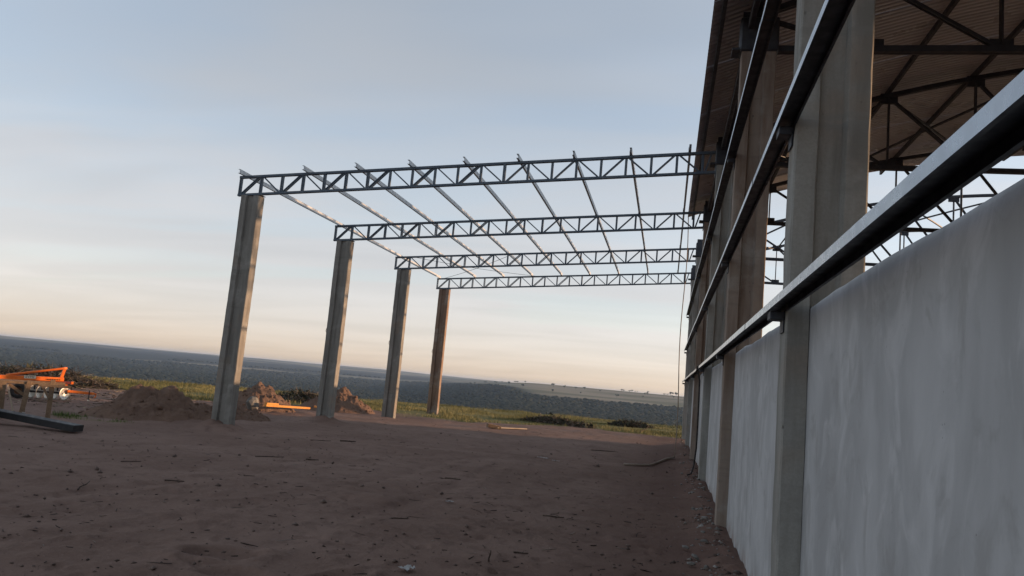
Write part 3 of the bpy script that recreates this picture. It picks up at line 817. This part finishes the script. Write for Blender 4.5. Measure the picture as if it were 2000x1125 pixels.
# concrete lump and timbers on the second heap
def lump(name, c, size, seed, mat, sub=3):
    bm = bmesh.new(); bmesh.ops.create_icosphere(bm, subdivisions=sub, radius=1.0)
    rg = np.random.default_rng(seed); pl = rg.normal(size=(9, 3)); pl /= np.linalg.norm(pl, axis=1)[:, None]; dd = rg.uniform(0.62, 0.9, 9)
    for v in bm.verts:
        p = np.array(v.co)
        for k in range(9):
            e = p @ pl[k] - dd[k]
            if e > 0: p = p - pl[k] * e
        v.co = Vector(p * (1 + 0.05 * rg.normal() * 0.4))
    bmesh.ops.scale(bm, vec=size, verts=bm.verts)
    me = bpy.data.meshes.new(name); bm.to_mesh(me); bm.free(); me.materials.append(mat)
    o = obj(name, me, None, c); o.rotation_euler = (rg.uniform(-.5, .5), rg.uniform(-.5, .5), rg.uniform(0, 6)); return o
o = lump('concrete_lump', (-11.55, 20.35, 0.26), (0.22, 0.17, 0.24), 5, M['dark_concrete'], 2); tag(o, 'grey lump of broken concrete leaning on the reddish heap beside the timber', 'concrete lump')
b = MB(); b.bar((-11.17, 20.36, 0.262), (-10.61, 22.02, 0.209), 0.09, 0.060); o = b.build('timber_beam', M['fresh_wood']); tag(o, 'long orange timber beam lying against the reddish heap', 'timber')
b = MB(); b.bar((-11.17, 20.38, 0.318), (-11.03, 20.80, 0.304), 0.10, 0.05); o = b.build('timber_offcut', M['fresh_wood']); tag(o, 'short timber offcut lying on the end of the long orange beam', 'timber')
b = MB(); b.bar((-10.50, 22.1, 0.27), (-9.95, 22.30, 0.16), 0.12, 0.05); o = b.build('timber_board', M['fresh_wood']); tag(o, 'pale board end sticking out left of the second canopy column', 'board')
b = MB(); b.bar((-5.60, 24.62, 0.10), (-5.22, 24.84, 0.04), 0.22, 0.12); o = b.build('wood_block', M['old_wood']); o.rotation_euler = (0, 0, 0); tag(o, 'chunky brown wood block lying on the yard near the grass', 'wood block')
b = MB(); b.bar((-5.30, 24.70, 0.05), (-4.55, 25.9, 0.035), 0.12, 0.03); o = b.build('loose_board', M['grey_wood']); tag(o, 'thin pale board lying on the yard beside the brown wood block', 'board')

# ------------------------------------------------------------------ disc plough
PP0 = Vector((-16.0, 17.6, 0)); pd = Vector((0.622, 0.783, 0)); pn = Vector((0.783, -0.622, 0))
plough = thing('disc_plough', 'orange disc plough with shiny discs standing behind the wooden trestle', 'plough', PP0)
def P(s, z, n=0.0): return tuple(pd * s + pn * n + Vector((0, 0, z)))
def pbar(name, mat, a, c, w, h, up=(0, 0, 1)): bb = MB(); bb.bar(a, c, w, h, up); return bb.build(name, mat, plough)
beam = pbar('main_beam', M['orange'], P(-1.9, .495, .12), P(.36, .548, .12), .08, .105)
pl_ = MB(); pl_.bar(P(-.555, .560, .164), P(-.295, .566, .164), .004, .08); plate = pl_.build('name_plate', M['white_plate'], beam)
cu = bpy.data.curves.new('lettering', 'FONT'); cu.body = 'SVMF'; cu.size = 0.085; cu.extrude = 0.001; cu.align_x = 'CENTER'; cu.align_y = 'CENTER'; cu.space_character = 1.15
tmp = bpy.data.objects.new('tmp', cu); C.objects.link(tmp); bpy.context.view_layer.update()
tme = bpy.data.meshes.new_from_object(tmp.evaluated_get(bpy.context.evaluated_depsgraph_get())); bpy.data.objects.remove(tmp)
tme.materials.clear(); tme.materials.append(M['maroon'])
rotm = Matrix((pd, Vector((0, 0, 1)), pn)).transposed().to_4x4()
tme.transform(Matrix.Translation(Vector(P(-.425, .563, .1685))) @ rotm)
lt = obj('lettering', tme, beam); lt['label'] = 'dark letters SVMF on a cream plate'
for k in range(6):
    bb = MB(); bb.lathe([(0.0, 0), (.014, 0), (.014, .02), (0, .022)], P(-.02 + .055 * k, .528 + .0013 * k, .16), pn, 8); bb.build('bolt', M['black_metal'], beam)
bb = MB(); bb.tube([P(-.95, .57, .10), P(.30, .836, .10), P(.40, .852, .10)], .030, 10); bb.build('brace_pipe', M['orange'], plough, True)
pbar('upright', M['orange'], P(.285, .52, .10), P(.345, .84, .10), .06, .075, tuple(pd))
pbar('lower_beam', M['maroon'], P(-1.5, .455, .05), P(.56, .468, .05), .08, .065)  # shade below the main beam, put into the colour as darkened orange
pbar('beam_end', M['orange'], P(.55, .468, .055), P(.61, .468, .055), .085, .075)
pbar('scraper_rail', M['orange'], P(.12, .405, .10), P(.47, .405, .10), .03, .025)
bb = MB(); bb.tube([P(-.42, .19, .05), P(.50, .19, .05)], .028, 8); bb.build('gang_axle', M['black_metal'], plough, True)
for k, s_ in enumerate((-.33, -.16, .02, .20)):
    ax = (pd * 0.80 + pn * 0.60).normalized()
    bb = MB(); bb.lathe([(0.0, -.035), (.07, -.028), (.13, -.008), (.175, .022), (.178, .026), (.13, -.002), (.07, -.022), (0, -.029)], P(s_, .18, .05), ax, 28)
    bb.build('disc', M['disc_steel'], plough, True)
    bb = MB(); bb.bar(P(s_ + .05, .43, .04), P(s_ + .07, .24, .04), .03, .04, tuple(pd)); bb.build('hanger', M['black_metal'], plough)
ax = (pd * 0.55 + pn * 0.83).normalized()
bb = MB(); bb.lathe([(0.0, -.04), (.07, -.032), (.13, -.010), (.18, .022), (.183, .026), (.13, -.004), (.07, -.026), (0, -.034)], P(.43, .175, .08), ax, 28)
d5 = bb.build('disc', M['disc_steel'], plough, True)
bb = MB(); bb.lathe([(0, .02), (.022, .02), (.022, -.02), (0, -.02)], P(.41, .18, .085), ax, 12); bb.build('hub', M['disc_steel'], d5)
ax = (pn * 0.9 + pd * -0.35).normalized()
bb = MB(); bb.lathe([(.095, .06), (.13, .075), (.165, .07), (.188, .05), (.193, 0), (.188, -.05), (.165, -.07), (.13, -.075), (.095, -.06), (.095, .06)], P(-.62, .19, .10), ax, 32)
wh = bb.build('wheel', M['rubber'], plough, True)
bb = MB(); bb.lathe([(0, .02), (.04, .03), (.045, .0), (.09, -.01), (.097, .05), (.097, -.05), (0, -.03)], P(-.62, .19, .10), ax, 20); bb.build('rim', M['rust'], wh, True)
bb = MB(); bb.bar(P(-.62, .19, .0), P(-.55, .47, .05), .05, .05, tuple(pd)); bb.build('wheel_arm', M['maroon'], plough)
tg = pbar('tongue', M['orange'], P(.50, .245, .06), P(1.14, .215, .06), .065, .068)
bb = MB(); bb.lathe([(.02, .012), (.045, .012), (.045, -.012), (.02, -.012), (.02, .012)], P(1.17, .215, .06), (0, 0, 1), 14); bb.tube([P(1.16, .22, .06), P(1.20, .18, .06), P(1.19, .12, .06), P(1.15, .10, .06)], .015, 7); bb.build('hitch', M['orange'], tg, True)
pbar('jack_stand', M['black_metal'], P(1.02, .30, .10), P(1.02, .03, .10), .022, .022, tuple(pd)); pbar('jack_foot', M['white_plate'], P(1.0, .03, .10), P(1.04, .03, .10), .05, .03)
pbar('hanger', M['black_metal'], P(.585, .44, .06), P(.585, .24, .06), .022, .03, tuple(pd))

# ------------------------------------------------------------------ wooden trestle
TP0 = Vector((-11.9, 13.0, 0)); td = Vector((.697, .717, 0)); tn = Vector((.717, -.697, 0))
trestle = thing('wooden_trestle', 'rough brown timber trestle with several posts at the left edge of the yard', 'trestle', TP0)
def Tt(s, z, n=0.0): return tuple(td * s + tn * n + Vector((0, 0, z)))
def tbar(name, a, c, w, h, up=(0, 0, 1), mat='old_wood'): bb = MB(); bb.bar(a, c, w, h, up, 0.06); return bb.build(name, M[mat], trestle)
tu = tuple(td)
tbar('top_rail', Tt(-1.2, .70), Tt(-.06, .69), .16, .05)
tbar('side_rail', Tt(-.08, .665, .09), Tt(.48, .66, .09), .035, .045)
tbar('side_rail', Tt(-.9, .695, -.28), Tt(.40, .70, -.28), .035, .06)
tbar('post', Tt(-.66, .70, .07), Tt(-.62, -.05, .07), .06, .11, tu)
tbar('post', Tt(-.23, .745, .07), Tt(-.29, .02, .07), .06, .085, tu)
tbar('post', Tt(.155, .78, .045), Tt(.165, -.06, .045), .06, .085, tu)
tbar('post', Tt(-.25, .70, -.28), Tt(-.25, -.05, -.28), .06, .07, tu)
tbar('post', Tt(-.95, .70, -.28), Tt(-.95, -.05, -.28), .06, .07, tu)
tbar('strut', Tt(-.58, .64, .12), Tt(-.39, .05, .16), .02, .03, tu, 'grey_wood')
tbar('strut', Tt(-.03, .68, .10), Tt(.145, .41, .10), .02, .045, tu)
tbar('strut', Tt(-.56, .65, .03), Tt(-.23, .42, .03), .03, .055, tu)
tbar('foot_wrap', Tt(-.385, .13, .16), Tt(-.37, .03, .165), .035, .045, tu, 'white_plastic')
tbar('foot_wrap', Tt(-.245, .14, .11), Tt(-.265, .03, .11), .035, .05, tu, 'white_plastic')

# black beam propped at one end, tyre at the frame's edge
b = MB(); b.bar((-12.1, 11.75, .225), (-9.93, 11.78, .072), .25, .115, (0, 0, 1), 0.08)
o = b.build('black_beam', M['black_metal']); tag(o, 'heavy black steel beam lying tilted on the ground before the trestle', 'beam')
wt = thing('trailer_wheel', 'dark worn tyre standing at the left edge beside the black beam', 'wheel', (-11.72, 11.12, 0.33))
bb = MB(); wa = (0.55, 0.83, 0)
bb.lathe([(.19, .085), (.25, .10), (.30, .095), (.335, .07), (.345, 0), (.335, -.07), (.30, -.095), (.25, -.10), (.19, -.085), (.19, .085)], (0, 0, 0), wa, 36); bb.build('tyre', M['rubber'], wt, True)
bb = MB(); bb.lathe([(0, .02), (.06, .03), (.07, 0), (.18, -.02), (.195, .07), (.195, -.07), (0, -.04)], (0, 0, 0), wa, 24); bb.build('rim', M['rust'], wt, True)

# ------------------------------------------------------------------ vegetation and litter
def tint_mesh(name, v, f, tints, mat, smooth=False):
    me = np_mesh(name, v, f, mat, smooth)
    c = np.ones((len(v), 4), np.float32); c[:, :3] = tints
    a = me.color_attributes.new('tint', 'FLOAT_COLOR', 'POINT'); a.data.foreach_set('color', c.ravel()); return me

def grass_blades(n, region, hmin, hmax):
    xs, ys = region(n)
    keep = rng.random(len(xs)) < grass_amount(xs, ys) * (0.08 + 0.92 * sstep(-0.25, 0.25, fbm(xs / 1.6, ys / 1.6, 3, 171)))
    xs, ys = xs[keep], ys[keep]; m = len(xs)
    zs = ground_base(xs, ys) + relief(xs, ys)
    patch = 0.3 + 1.3 * vnoise(xs / 1.1, ys / 1.1, 181) ** 1.5
    h = rng.uniform(hmin, hmax, m) * patch; a = rng.uniform(0, 2 * np.pi, m); w = rng.uniform(.006, .016, m)
    lean = rng.uniform(0, .55, m) * h; la = rng.uniform(0, 2 * np.pi, m)
    b0 = np.stack([xs - np.cos(a) * w, ys - np.sin(a) * w, zs - .01], -1); b1 = np.stack([xs + np.cos(a) * w, ys + np.sin(a) * w, zs - .01], -1)
    tp = np.stack([xs + np.cos(la) * lean, ys + np.sin(la) * lean, zs + h], -1)
    v = np.stack([b0, b1, tp], 1).reshape(-1, 3); f = np.arange(3 * m).reshape(m, 3)
    g = sstep(0.25, 0.75, vnoise(xs / 2.5, ys / 2.5, 191) * 0.6 + rng.random(m) * 0.4)[:, None]
    t = (1 - g) * np.array([.135, .130, .048]) + g * np.array([.27, .235, .10]); t = t * rng.uniform(.7, 1.25, m)[:, None]
    return v, f, np.repeat(t, 3, 0)
def reg_far(n):
    az = np.radians(rng.uniform(-50, 3, n)); r = np.sqrt(rng.uniform(20 ** 2, 56 ** 2, n)); return r * np.sin(az), r * np.cos(az)
def reg_weed(n): return rng.uniform(-13.2, -10, n), rng.uniform(13.3, 14.8, n)
v1, f1, t1 = grass_blades(380000, reg_far, .035, .14)
v2, f2, t2 = grass_blades(9000, reg_weed, .05, .20)
t2 = t2 * np.array([.55, .8, .6])
g_o = obj('grass', tint_mesh('grass', np.vstack([v1, v2]), np.vstack([f1, f2 + len(v1)]), np.vstack([t1, t2]), M['blade']))
tag(g_o, 'yellow green grass along the edge of the yard', 'grass', kind='stuff')

# small twigs, leaves and clods strewn over the yard
def sticks(xs, ys, zs, L, rad, ang, tilt):
    n = len(xs); d = np.stack([np.cos(ang) * np.cos(tilt), np.sin(ang) * np.cos(tilt), np.sin(tilt)], -1)
    s = np.stack([-np.sin(ang), np.cos(ang), np.zeros(n)], -1); u = np.cross(d, s)
    c = np.stack([xs, ys, zs], -1); a = c - d * L[:, None] / 2; b = c + d * L[:, None] / 2; ring = []
    bend = (np.random.default_rng(3).normal(0, .12, n) * L)[:, None] * s
    for p, rr in ((a, 1.0), (c + bend, .9), (b, .5)):
        for k in range(3):
            t = 2 * np.pi * k / 3; ring.append(p + (s * math.cos(t) + u * math.sin(t)) * rad[:, None] * rr)
    v = np.stack(ring, 1).reshape(-1, 3); base = (np.arange(n) * 9)[:, None]
    q = []
    for j in (0, 3):
        for k in range(3): q.append([j + k, j + (k + 1) % 3, j + 3 + (k + 1) % 3, j + 3 + k])
    f = (base[:, :, None] + np.array(q)[None]).reshape(-1, 4); return v, f
def zat(xs, ys): return ground_base(xs, ys) + relief(xs, ys)
n = 1500
xs, ys = rng.uniform(-22, -12.5, n), rng.uniform(15.5, 24, n); L = rng.gamma(1.6, .06, n) + .03
v, f = sticks(xs, ys, zat(xs, ys) + .012, L, rng.uniform(.004, .012, n), rng.uniform(0, 6.28, n), rng.normal(0, .15, n))
tn_ = np.where(rng.random(n)[:, None] < .45, np.array([.06, .043, .033]), np.array([.30, .235, .165])) * rng.uniform(.6, 1.2, n)[:, None]
o = obj('straw_litter', tint_mesh('straw_litter', v, f, np.repeat(tn_, 9, 0), M['twig_mix'])); tag(o, 'dry stalks and straw strewn round the orange plough', 'straw', kind='stuff')
n = 1500
az = np.radians(rng.uniform(-47, 3, n)); rr_ = 4.6 * (30 / 4.6) ** rng.random(n)
xs, ys = rr_ * np.sin(az), rr_ * np.cos(az); ok = (xs < .6); xs, ys = xs[ok], ys[ok]; n = len(xs)
cl = rng.random(n) < .5 + .5 * sstep(-.1, .3, fbm(xs / 2, ys / 2, 2, 201)); xs, ys = xs[cl], ys[cl]; n = len(xs)
L = rng.gamma(1.3, .035, n) + .015
v, f = sticks(xs, ys, zat(xs, ys) + .008, L, rng.uniform(.0015, .006, n), rng.uniform(0, 6.28, n), rng.normal(0, .12, n))
tn_ = np.where(rng.random(n)[:, None] < .85, np.array([.045, .033, .028]), np.array([.22, .18, .15])) * rng.uniform(.6, 1.3, n)[:, None]
o = obj('twig_litter', tint_mesh('twig_litter', v, f, np.repeat(tn_, 9, 0), M['twig_mix'])); tag(o, 'small dark twigs strewn over the bare earth', 'twigs', kind='stuff')

n = 2000
az = np.radians(rng.uniform(-47, 3, n)); rr_ = 4.6 * (26 / 4.6) ** rng.random(n); xs, ys = rr_ * np.sin(az), rr_ * np.cos(az); ok = xs < .5; xs, ys = xs[ok], ys[ok]
sz = rng.gamma(1.3, .006, len(xs)) + .0025
v, f = lumps(xs, ys, zat(xs, ys) + sz * .2, sz, .7, 5)
tn_ = np.array([.125, .09, .075]) * rng.uniform(.5, 1.35, len(xs))[:, None]
o = obj('clods', tint_mesh('clods', v, f, np.repeat(tn_, 6, 0), M['twig_mix'])); tag(o, 'small clods and pebbles scattered on the bare earth', 'clods', kind='stuff')
# broken plaster and concrete chips along the foot of the wall
n = 2300
ys = 3.6 * (30 / 3.6) ** rng.random(n); xs = .74 - np.abs(rng.normal(0, .19, n)); cl = rng.random(n) < .35 + .65 * sstep(-.1, .25, fbm(xs, ys / .9, 3, 211)); xs, ys = xs[cl], ys[cl]
sz = rng.gamma(1.3, .008, len(xs)) + .003
zz_ = zat(xs, ys) + .07 * np.exp(-((xs - .68) / .25) ** 2) + sz * .2
v, f = lumps(xs, ys, zz_, sz, .55, 6)
pk = rng.random(len(xs))[:, None]
tn_ = np.where(pk < .3, np.array([.25, .235, .22]), np.where(pk < .65, np.array([.19, .165, .145]), np.array([.10, .072, .06]))) * rng.uniform(.6, 1.2, len(xs))[:, None]
o = obj('rubble', tint_mesh('rubble', v, f, np.repeat(tn_, 6, 0), M['twig_mix'])); tag(o, 'plaster chips and crumbs along the foot of the white wall', 'rubble', kind='stuff')
for k, (x, y) in enumerate([(.38, 7.9), (.46, 7.5), (.30, 8.3), (.44, 6.6), (.52, 9.4), (.40, 6.1), (.33, 7.6), (.50, 8.8), (.47, 11.2), (.52, 13.0), (.42, 16.2), (.5, 18.5)]):
    o = lump('plaster_fragment', (x, y, gz(x, y) + .045), (random.uniform(.03, .06), random.uniform(.02, .045), random.uniform(.018, .03)), 50 + k, M['dark_concrete'], 1)
    tag(o, 'pale broken plaster fragment lying in the rubble by the wall foot', 'fragment', 'plaster fragments by the wall')

# bigger sticks lying about, one by one
def stick(x, y, L, ang, rad, label, z=.010, tilt=0.0, mat='bark', kink=.06):
    L *= .85; rad *= .75
    d = Vector((math.cos(ang) * math.cos(tilt), math.sin(ang) * math.cos(tilt), math.sin(tilt))); s = Vector((-math.sin(ang), math.cos(ang), 0))
    c = Vector((0, 0, z + abs(math.sin(tilt)) * L / 2))
    b = MB(); b.tube([c - d * L * .5, c - d * L * .2 + s * L * kink, c + d * L * .15 - s * L * kink * .6, c + d * L * .5], rad, 6, .55)
    b.tube([c + d * L * .05, c + d * L * .2 + s * L * .18 + Vector((0, 0, .01))], rad * .5, 5, .5)
    o = b.build('stick', M[mat], None, True); o.location = (x, y, gz(x, y)); tag(o, label, 'stick', 'sticks on the yard'); return o
stick(-1.39, 6.67, .11, 1.2, .012, 'short stub of a stick standing upright in the near earth', tilt=1.35, z=0)
stick(-1.20, 7.14, .16, .2, .012, 'short dark stick lying just right of the upright stub')
stick(-.99, 7.48, .22, .95, .006, 'thin pale-grey slanting twig right of the upright stub', mat='pale_bark')
stick(-1.22, 9.36, .30, .15, .014, 'dark piece of bark lying midway along the yard near the wall')
stick(-2.68, 8.0, .22, .6, .010, 'forked dark stick in front of the small soil ridge')
stick(-6.1, 7.45, .34, 1.9, .012, 'dark stick poking up at the left of the yard', tilt=.18)
stick(-5.66, 8.4, .26, .4, .014, 'short dark stick on the left wheel rut')
stick(-6.28, 11.8, .55, .75, .012, 'long straight dark stick in front of the nearest canopy column')
stick(-5.6, 11.95, .24, .5, .018, 'stubby dark stick right of the long straight one')
stick(-6.4, 15.25, .40, .8, .02, 'dark curved stick lying before the second canopy column')
stick(-6.8, 14.8, .5, .7, .012, 'thin dark stick left of the curved one before the second canopy column')
stick(-7.08, 9.47, .3, .9, .010, 'thin stick lying left of the nearest canopy column foot')
stick(-1.45, 20.3, .9, .5, .018, 'long dark branch lying across the far end of the yard')
stick(-.76, 31.2, .9, 1.1, .028, 'dark stick leaning up out of the grass beside the warehouse end', tilt=.35)
stick(-3.1, 11.6, .28, .2, .016, 'knotty dark stick in the middle of the yard')

# scraps of white plastic
def scrap(x, y, L, W, ang, label, seed):
    nL, nW = 10, 5; u = np.linspace(-.5, .5, nL); w = np.linspace(-.5, .5, nW); U, W_ = np.meshgrid(u, w, indexing='ij')
    X = U * L; Y = W_ * W * (1 + .5 * fbm(U * 3 + seed, W_ * 0, 2, 221)); Z = .015 + np.abs(fbm(U * 4 + seed, W_ * 3, 3, 231)) * .05 * min(1, W / .08)
    Y = Y + fbm(U * 2.2 + seed, U * 0, 2, 241) * L * .12
    c, s = math.cos(ang), math.sin(ang); ii = np.arange(nL * nW).reshape(nL, nW)
    f = np.stack([ii[:-1, :-1], ii[1:, :-1], ii[1:, 1:], ii[:-1, 1:]], -1).reshape(-1, 4)
    me = np_mesh('plastic_scrap', np.stack([(X * c - Y * s).ravel(), (X * s + Y * c).ravel(), Z.ravel()], -1), f, M['white_plastic'])
    o = obj('plastic_scrap', me, None, (x, y, gz(x, y) + .005)); tag(o, label, 'plastic scrap', 'white scraps on the yard')
scrap(-1.90, 5.98, .12, .09, 1.0, 'crumpled whitish plastic scrap at the bottom edge of the view', 1)
scrap(-2.53, 9.42, .10, .05, .8, 'tiny whitish scrap in the middle of the yard', 4)
scrap(-2.45, 16.35, .28, .05, -.3, 'pale strip lying far down the yard, left of a second one', 7)
scrap(-2.14, 16.12, .16, .045, -.2, 'shorter pale strip lying far down the yard', 9)

# heaps of cut brush
def brush(cx, cy, rx, ry, h, n, ang, label, seed, pale=.12, leaf=700):
    rg = np.random.default_rng(seed)
    def pt(m):
        q = np.sqrt(rg.random(m)); t = rg.uniform(0, 6.28, m); u, w = q * np.cos(t), q * np.sin(t)
        top = h * np.clip(1 - q ** 1.6, .05, 1) * (.65 + .6 * vnoise(u * 3 + seed, w * 3, seed)); return u * rx, w * ry, top * np.sqrt(rg.random(m))
    x, y, z = pt(n); L = rg.uniform(.25, .95, n) * min(1, h * 1.6)
    v, f = sticks(x, y, z, L, rg.uniform(.004, .013, n), rg.uniform(0, 6.28, n), rg.normal(0.1, .5, n))
    t = np.where(rg.random(n)[:, None] < 1 - pale, np.array([.075, .060, .048]), np.array([.26, .22, .18])) * rg.uniform(.6, 1.3, n)[:, None]
    c, s = math.cos(ang), math.sin(ang)
    def rt(v): return np.stack([v[:, 0] * c - v[:, 1] * s, v[:, 0] * s + v[:, 1] * c, v[:, 2]], -1)
    o = thing('brush_heap', label, 'brush heap', (cx, cy, gz(cx, cy)), 'heaps of cleared brush')
    obj('branches', tint_mesh('branches', rt(v), f, np.repeat(t, 9, 0), M['twig_mix']), o)
    x, y, z = pt(leaf); sz = rg.uniform(.03, .085, leaf)
    vv = np.stack([x, y, z], -1)[:, None, :] + rg.normal(0, 1, (leaf, 3, 3)) * sz[:, None, None]
    t = np.array([.055, .055, .036]) * rg.uniform(.5, 1.5, leaf)[:, None]
    obj('leaves', tint_mesh('leaves', rt(vv.reshape(-1, 3)), np.arange(3 * leaf).reshape(-1, 3), np.repeat(t, 3, 0), M['twig_mix']), o)
    nn = 24; u = np.linspace(-1, 1, nn); U, W_ = np.meshgrid(u, u, indexing='ij'); q = np.hypot(U, W_)
    Z = h * .55 * np.clip(1 - q ** 1.5, -.2, 1) + fbm(U * 3 + seed, W_ * 3, 3, 251) * h * .15
    ii = np.arange(nn * nn).reshape(nn, nn); f = np.stack([ii[:-1, :-1], ii[1:, :-1], ii[1:, 1:], ii[:-1, 1:]], -1).reshape(-1, 4)
    core = np.stack([(U * rx * .9).ravel(), (W_ * ry * .9).ravel(), Z.ravel()], -1)
    obj('earth_core', np_mesh('earth_core', rt(core), f, M['mound'], True), o)
brush(-4.3, 31.7, 1.75, .7, .30, 900, -.35, 'dark brush heap at the grass edge right of the canopy columns', 61, .22)
brush(-1.5, 37.0, 1.1, .6, .28, 500, .2, 'low dark brush heap near the end of the warehouse', 62, .06)
brush(-14.2, 28.8, 1.4, .8, .46, 800, .3, 'brush heap with pale twigs between the two reddish earth heaps', 63, .3)
brush(-21.5, 23.2, 2.6, 1.2, .62, 1500, .75, 'wide dark brush heap behind the orange plough', 64, .15, 1200)

# far wood and scattered hillside trees
def ico(sub=1):
    bm = bmesh.new(); bmesh.ops.create_icosphere(bm, subdivisions=sub, radius=1.0)
    v = np.array([x.co[:] for x in bm.verts]); bm.verts.index_update(); f = np.array([[q.index for q in p.verts] for p in bm.faces]); bm.free(); return v, f
iv, if_ = ico(1)
def crowns(xs, ys, zs, w, h, seed):
    rg = np.random.default_rng(seed); n = len(xs)
    v = iv[None] * rg.uniform(.62, 1.3, (n, len(iv), 1)) * np.stack([w, w, h], -1)[:, None, :]
    v = v + np.stack([xs, ys, zs + h * .55], -1)[:, None, :]
    f = ((np.arange(n) * len(iv))[:, None, None] + if_[None]).reshape(-1, 3); return v.reshape(-1, 3), f
n = 58000
az = rng.uniform(-58, 8, n); r = 620 * (3600 / 620) ** (rng.random(n) ** .8)
kk = sstep(-22, -9, az); xs, ys = r * np.sin(np.radians(az)), r * np.cos(np.radians(az))
wb = fbm(xs / 420, ys / 420, 4, 101)
lim = (3500 + wb * 500) * (1 - kk) + (1430 + wb * 190) * kk
st = (np.abs(r - 3250 - wb * 260) < 190) & (kk < .5)
ok = (r < lim + 25) & ~st & (rng.random(n) < .55 + .45 * sstep(-.35, .1, fbm(xs / 160, ys / 160, 3, 261)))
xs, ys, r = xs[ok], ys[ok], r[ok]; n = len(xs)
sc = rng.uniform(.6, 1.4, n) * (1 + r / 2600); w = 2.7 * sc; h = 1.7 * sc
v, f = crowns(xs, ys, ground_base(xs, ys) - .5, w, h, 8)
tt = np.array([.017, .024, .016]) * rng.uniform(.75, 1.3, n)[:, None]
o = obj('far_wood', tint_mesh('far_wood', v, f, np.repeat(tt, len(iv), 0), M['crown'])); tag(o, 'dark scrubby woodland filling the valley beyond the yard', 'woodland', kind='stuff')

tr_v, tr_f = ico(2)
def tree_mesh(seed):
    rg = np.random.default_rng(seed); V_, F_, T_ = [], [], []
    for k in range(9):
        c = rg.normal(0, 1, 3) * np.array([1.3, 1.3, .7]) + np.array([0, 0, 4.2]); s = rg.uniform(.9, 1.6)
        v = iv * rg.uniform(.6, 1.3, (len(iv), 1)) * s * np.array([1, 1, .75]) + c; F_.append(if_ + sum(map(len, V_))); V_.append(v); T_.append(np.tile(np.array([.035, .045, .026]) * rg.uniform(.6, 1.5), (len(v), 1)))
    cr = tint_mesh('crown', np.vstack(V_), np.vstack(F_), np.vstack(T_), M['crown'])
    tk = MB().tube([(0, 0, -.5), (.1, 0, 1.5), (-.05, .1, 3.6)], .28, 7, .5).tube([(.05, 0, 2), (.9, .3, 3.8)], .14, 6, .5).tube([(.05, 0, 2.2), (-.8, -.3, 3.9)], .14, 6, .5).mesh('trunk', M['bark'], True)
    return cr, tk
tms = [tree_mesh(k) for k in range(4)]
cnt = 0
TREES = []
rg = np.random.default_rng(12)
for k in range(44):
    az = rg.uniform(-15.5, 2.4); r = rg.uniform(1640, 2290) if k % 3 else rg.uniform(2180, 2330)
    TREES.append((az, r, rg.uniform(.7, 1.35)))
TREES += [(0.35, 2200, 2.0), (0.75, 2200, 1.9), (-8.2, 2000, 1.7), (-11.5, 1950, 1.6)]
for k, (az, r, s) in enumerate(TREES):
    x, y = r * math.sin(R(az)), r * math.cos(R(az)); z = float(ground_base(np.array([x]), np.array([y]))[0])
    o = thing('hillside_tree', 'small lone tree on the pale far hillside', 'tree', (x, y, z), 'lone trees on the pale hillside'); o.scale = (s, s, s); o.rotation_euler = (0, 0, rg.uniform(0, 6))
    obj('crown', tms[k % 4][0], o); obj('trunk', tms[k % 4][1], o)

# ------------------------------------------------------------------ haze
b = MB(); hx = 9300
vv = [(-hx, -hx, -70), (hx, -hx, -70), (hx, hx, -70), (-hx, hx, -70), (-hx, -hx, 26), (hx, -hx, 26), (hx, hx, 26), (-hx, hx, 26)]
b.add(vv, [[0, 3, 2, 1], [4, 5, 6, 7], [0, 1, 5, 4], [1, 2, 6, 5], [2, 3, 7, 6], [3, 0, 4, 7]])
hm = bpy.data.materials.new('haze_air'); hm.use_nodes = True
hn, hl = hm.node_tree.nodes, hm.node_tree.links; hn.clear()
ho = hn.new('ShaderNodeOutputMaterial'); hv = hn.new('ShaderNodeVolumePrincipled')
hv.inputs['Color'].default_value = (0.50, 0.70, 1.0, 1); hv.inputs['Density'].default_value = 0.000075; hv.inputs['Anisotropy'].default_value = 0.2
hl.new(hv.outputs[0], ho.inputs['Volume'])
haze = b.build('haze', hm); tag(haze, kind='stuff')
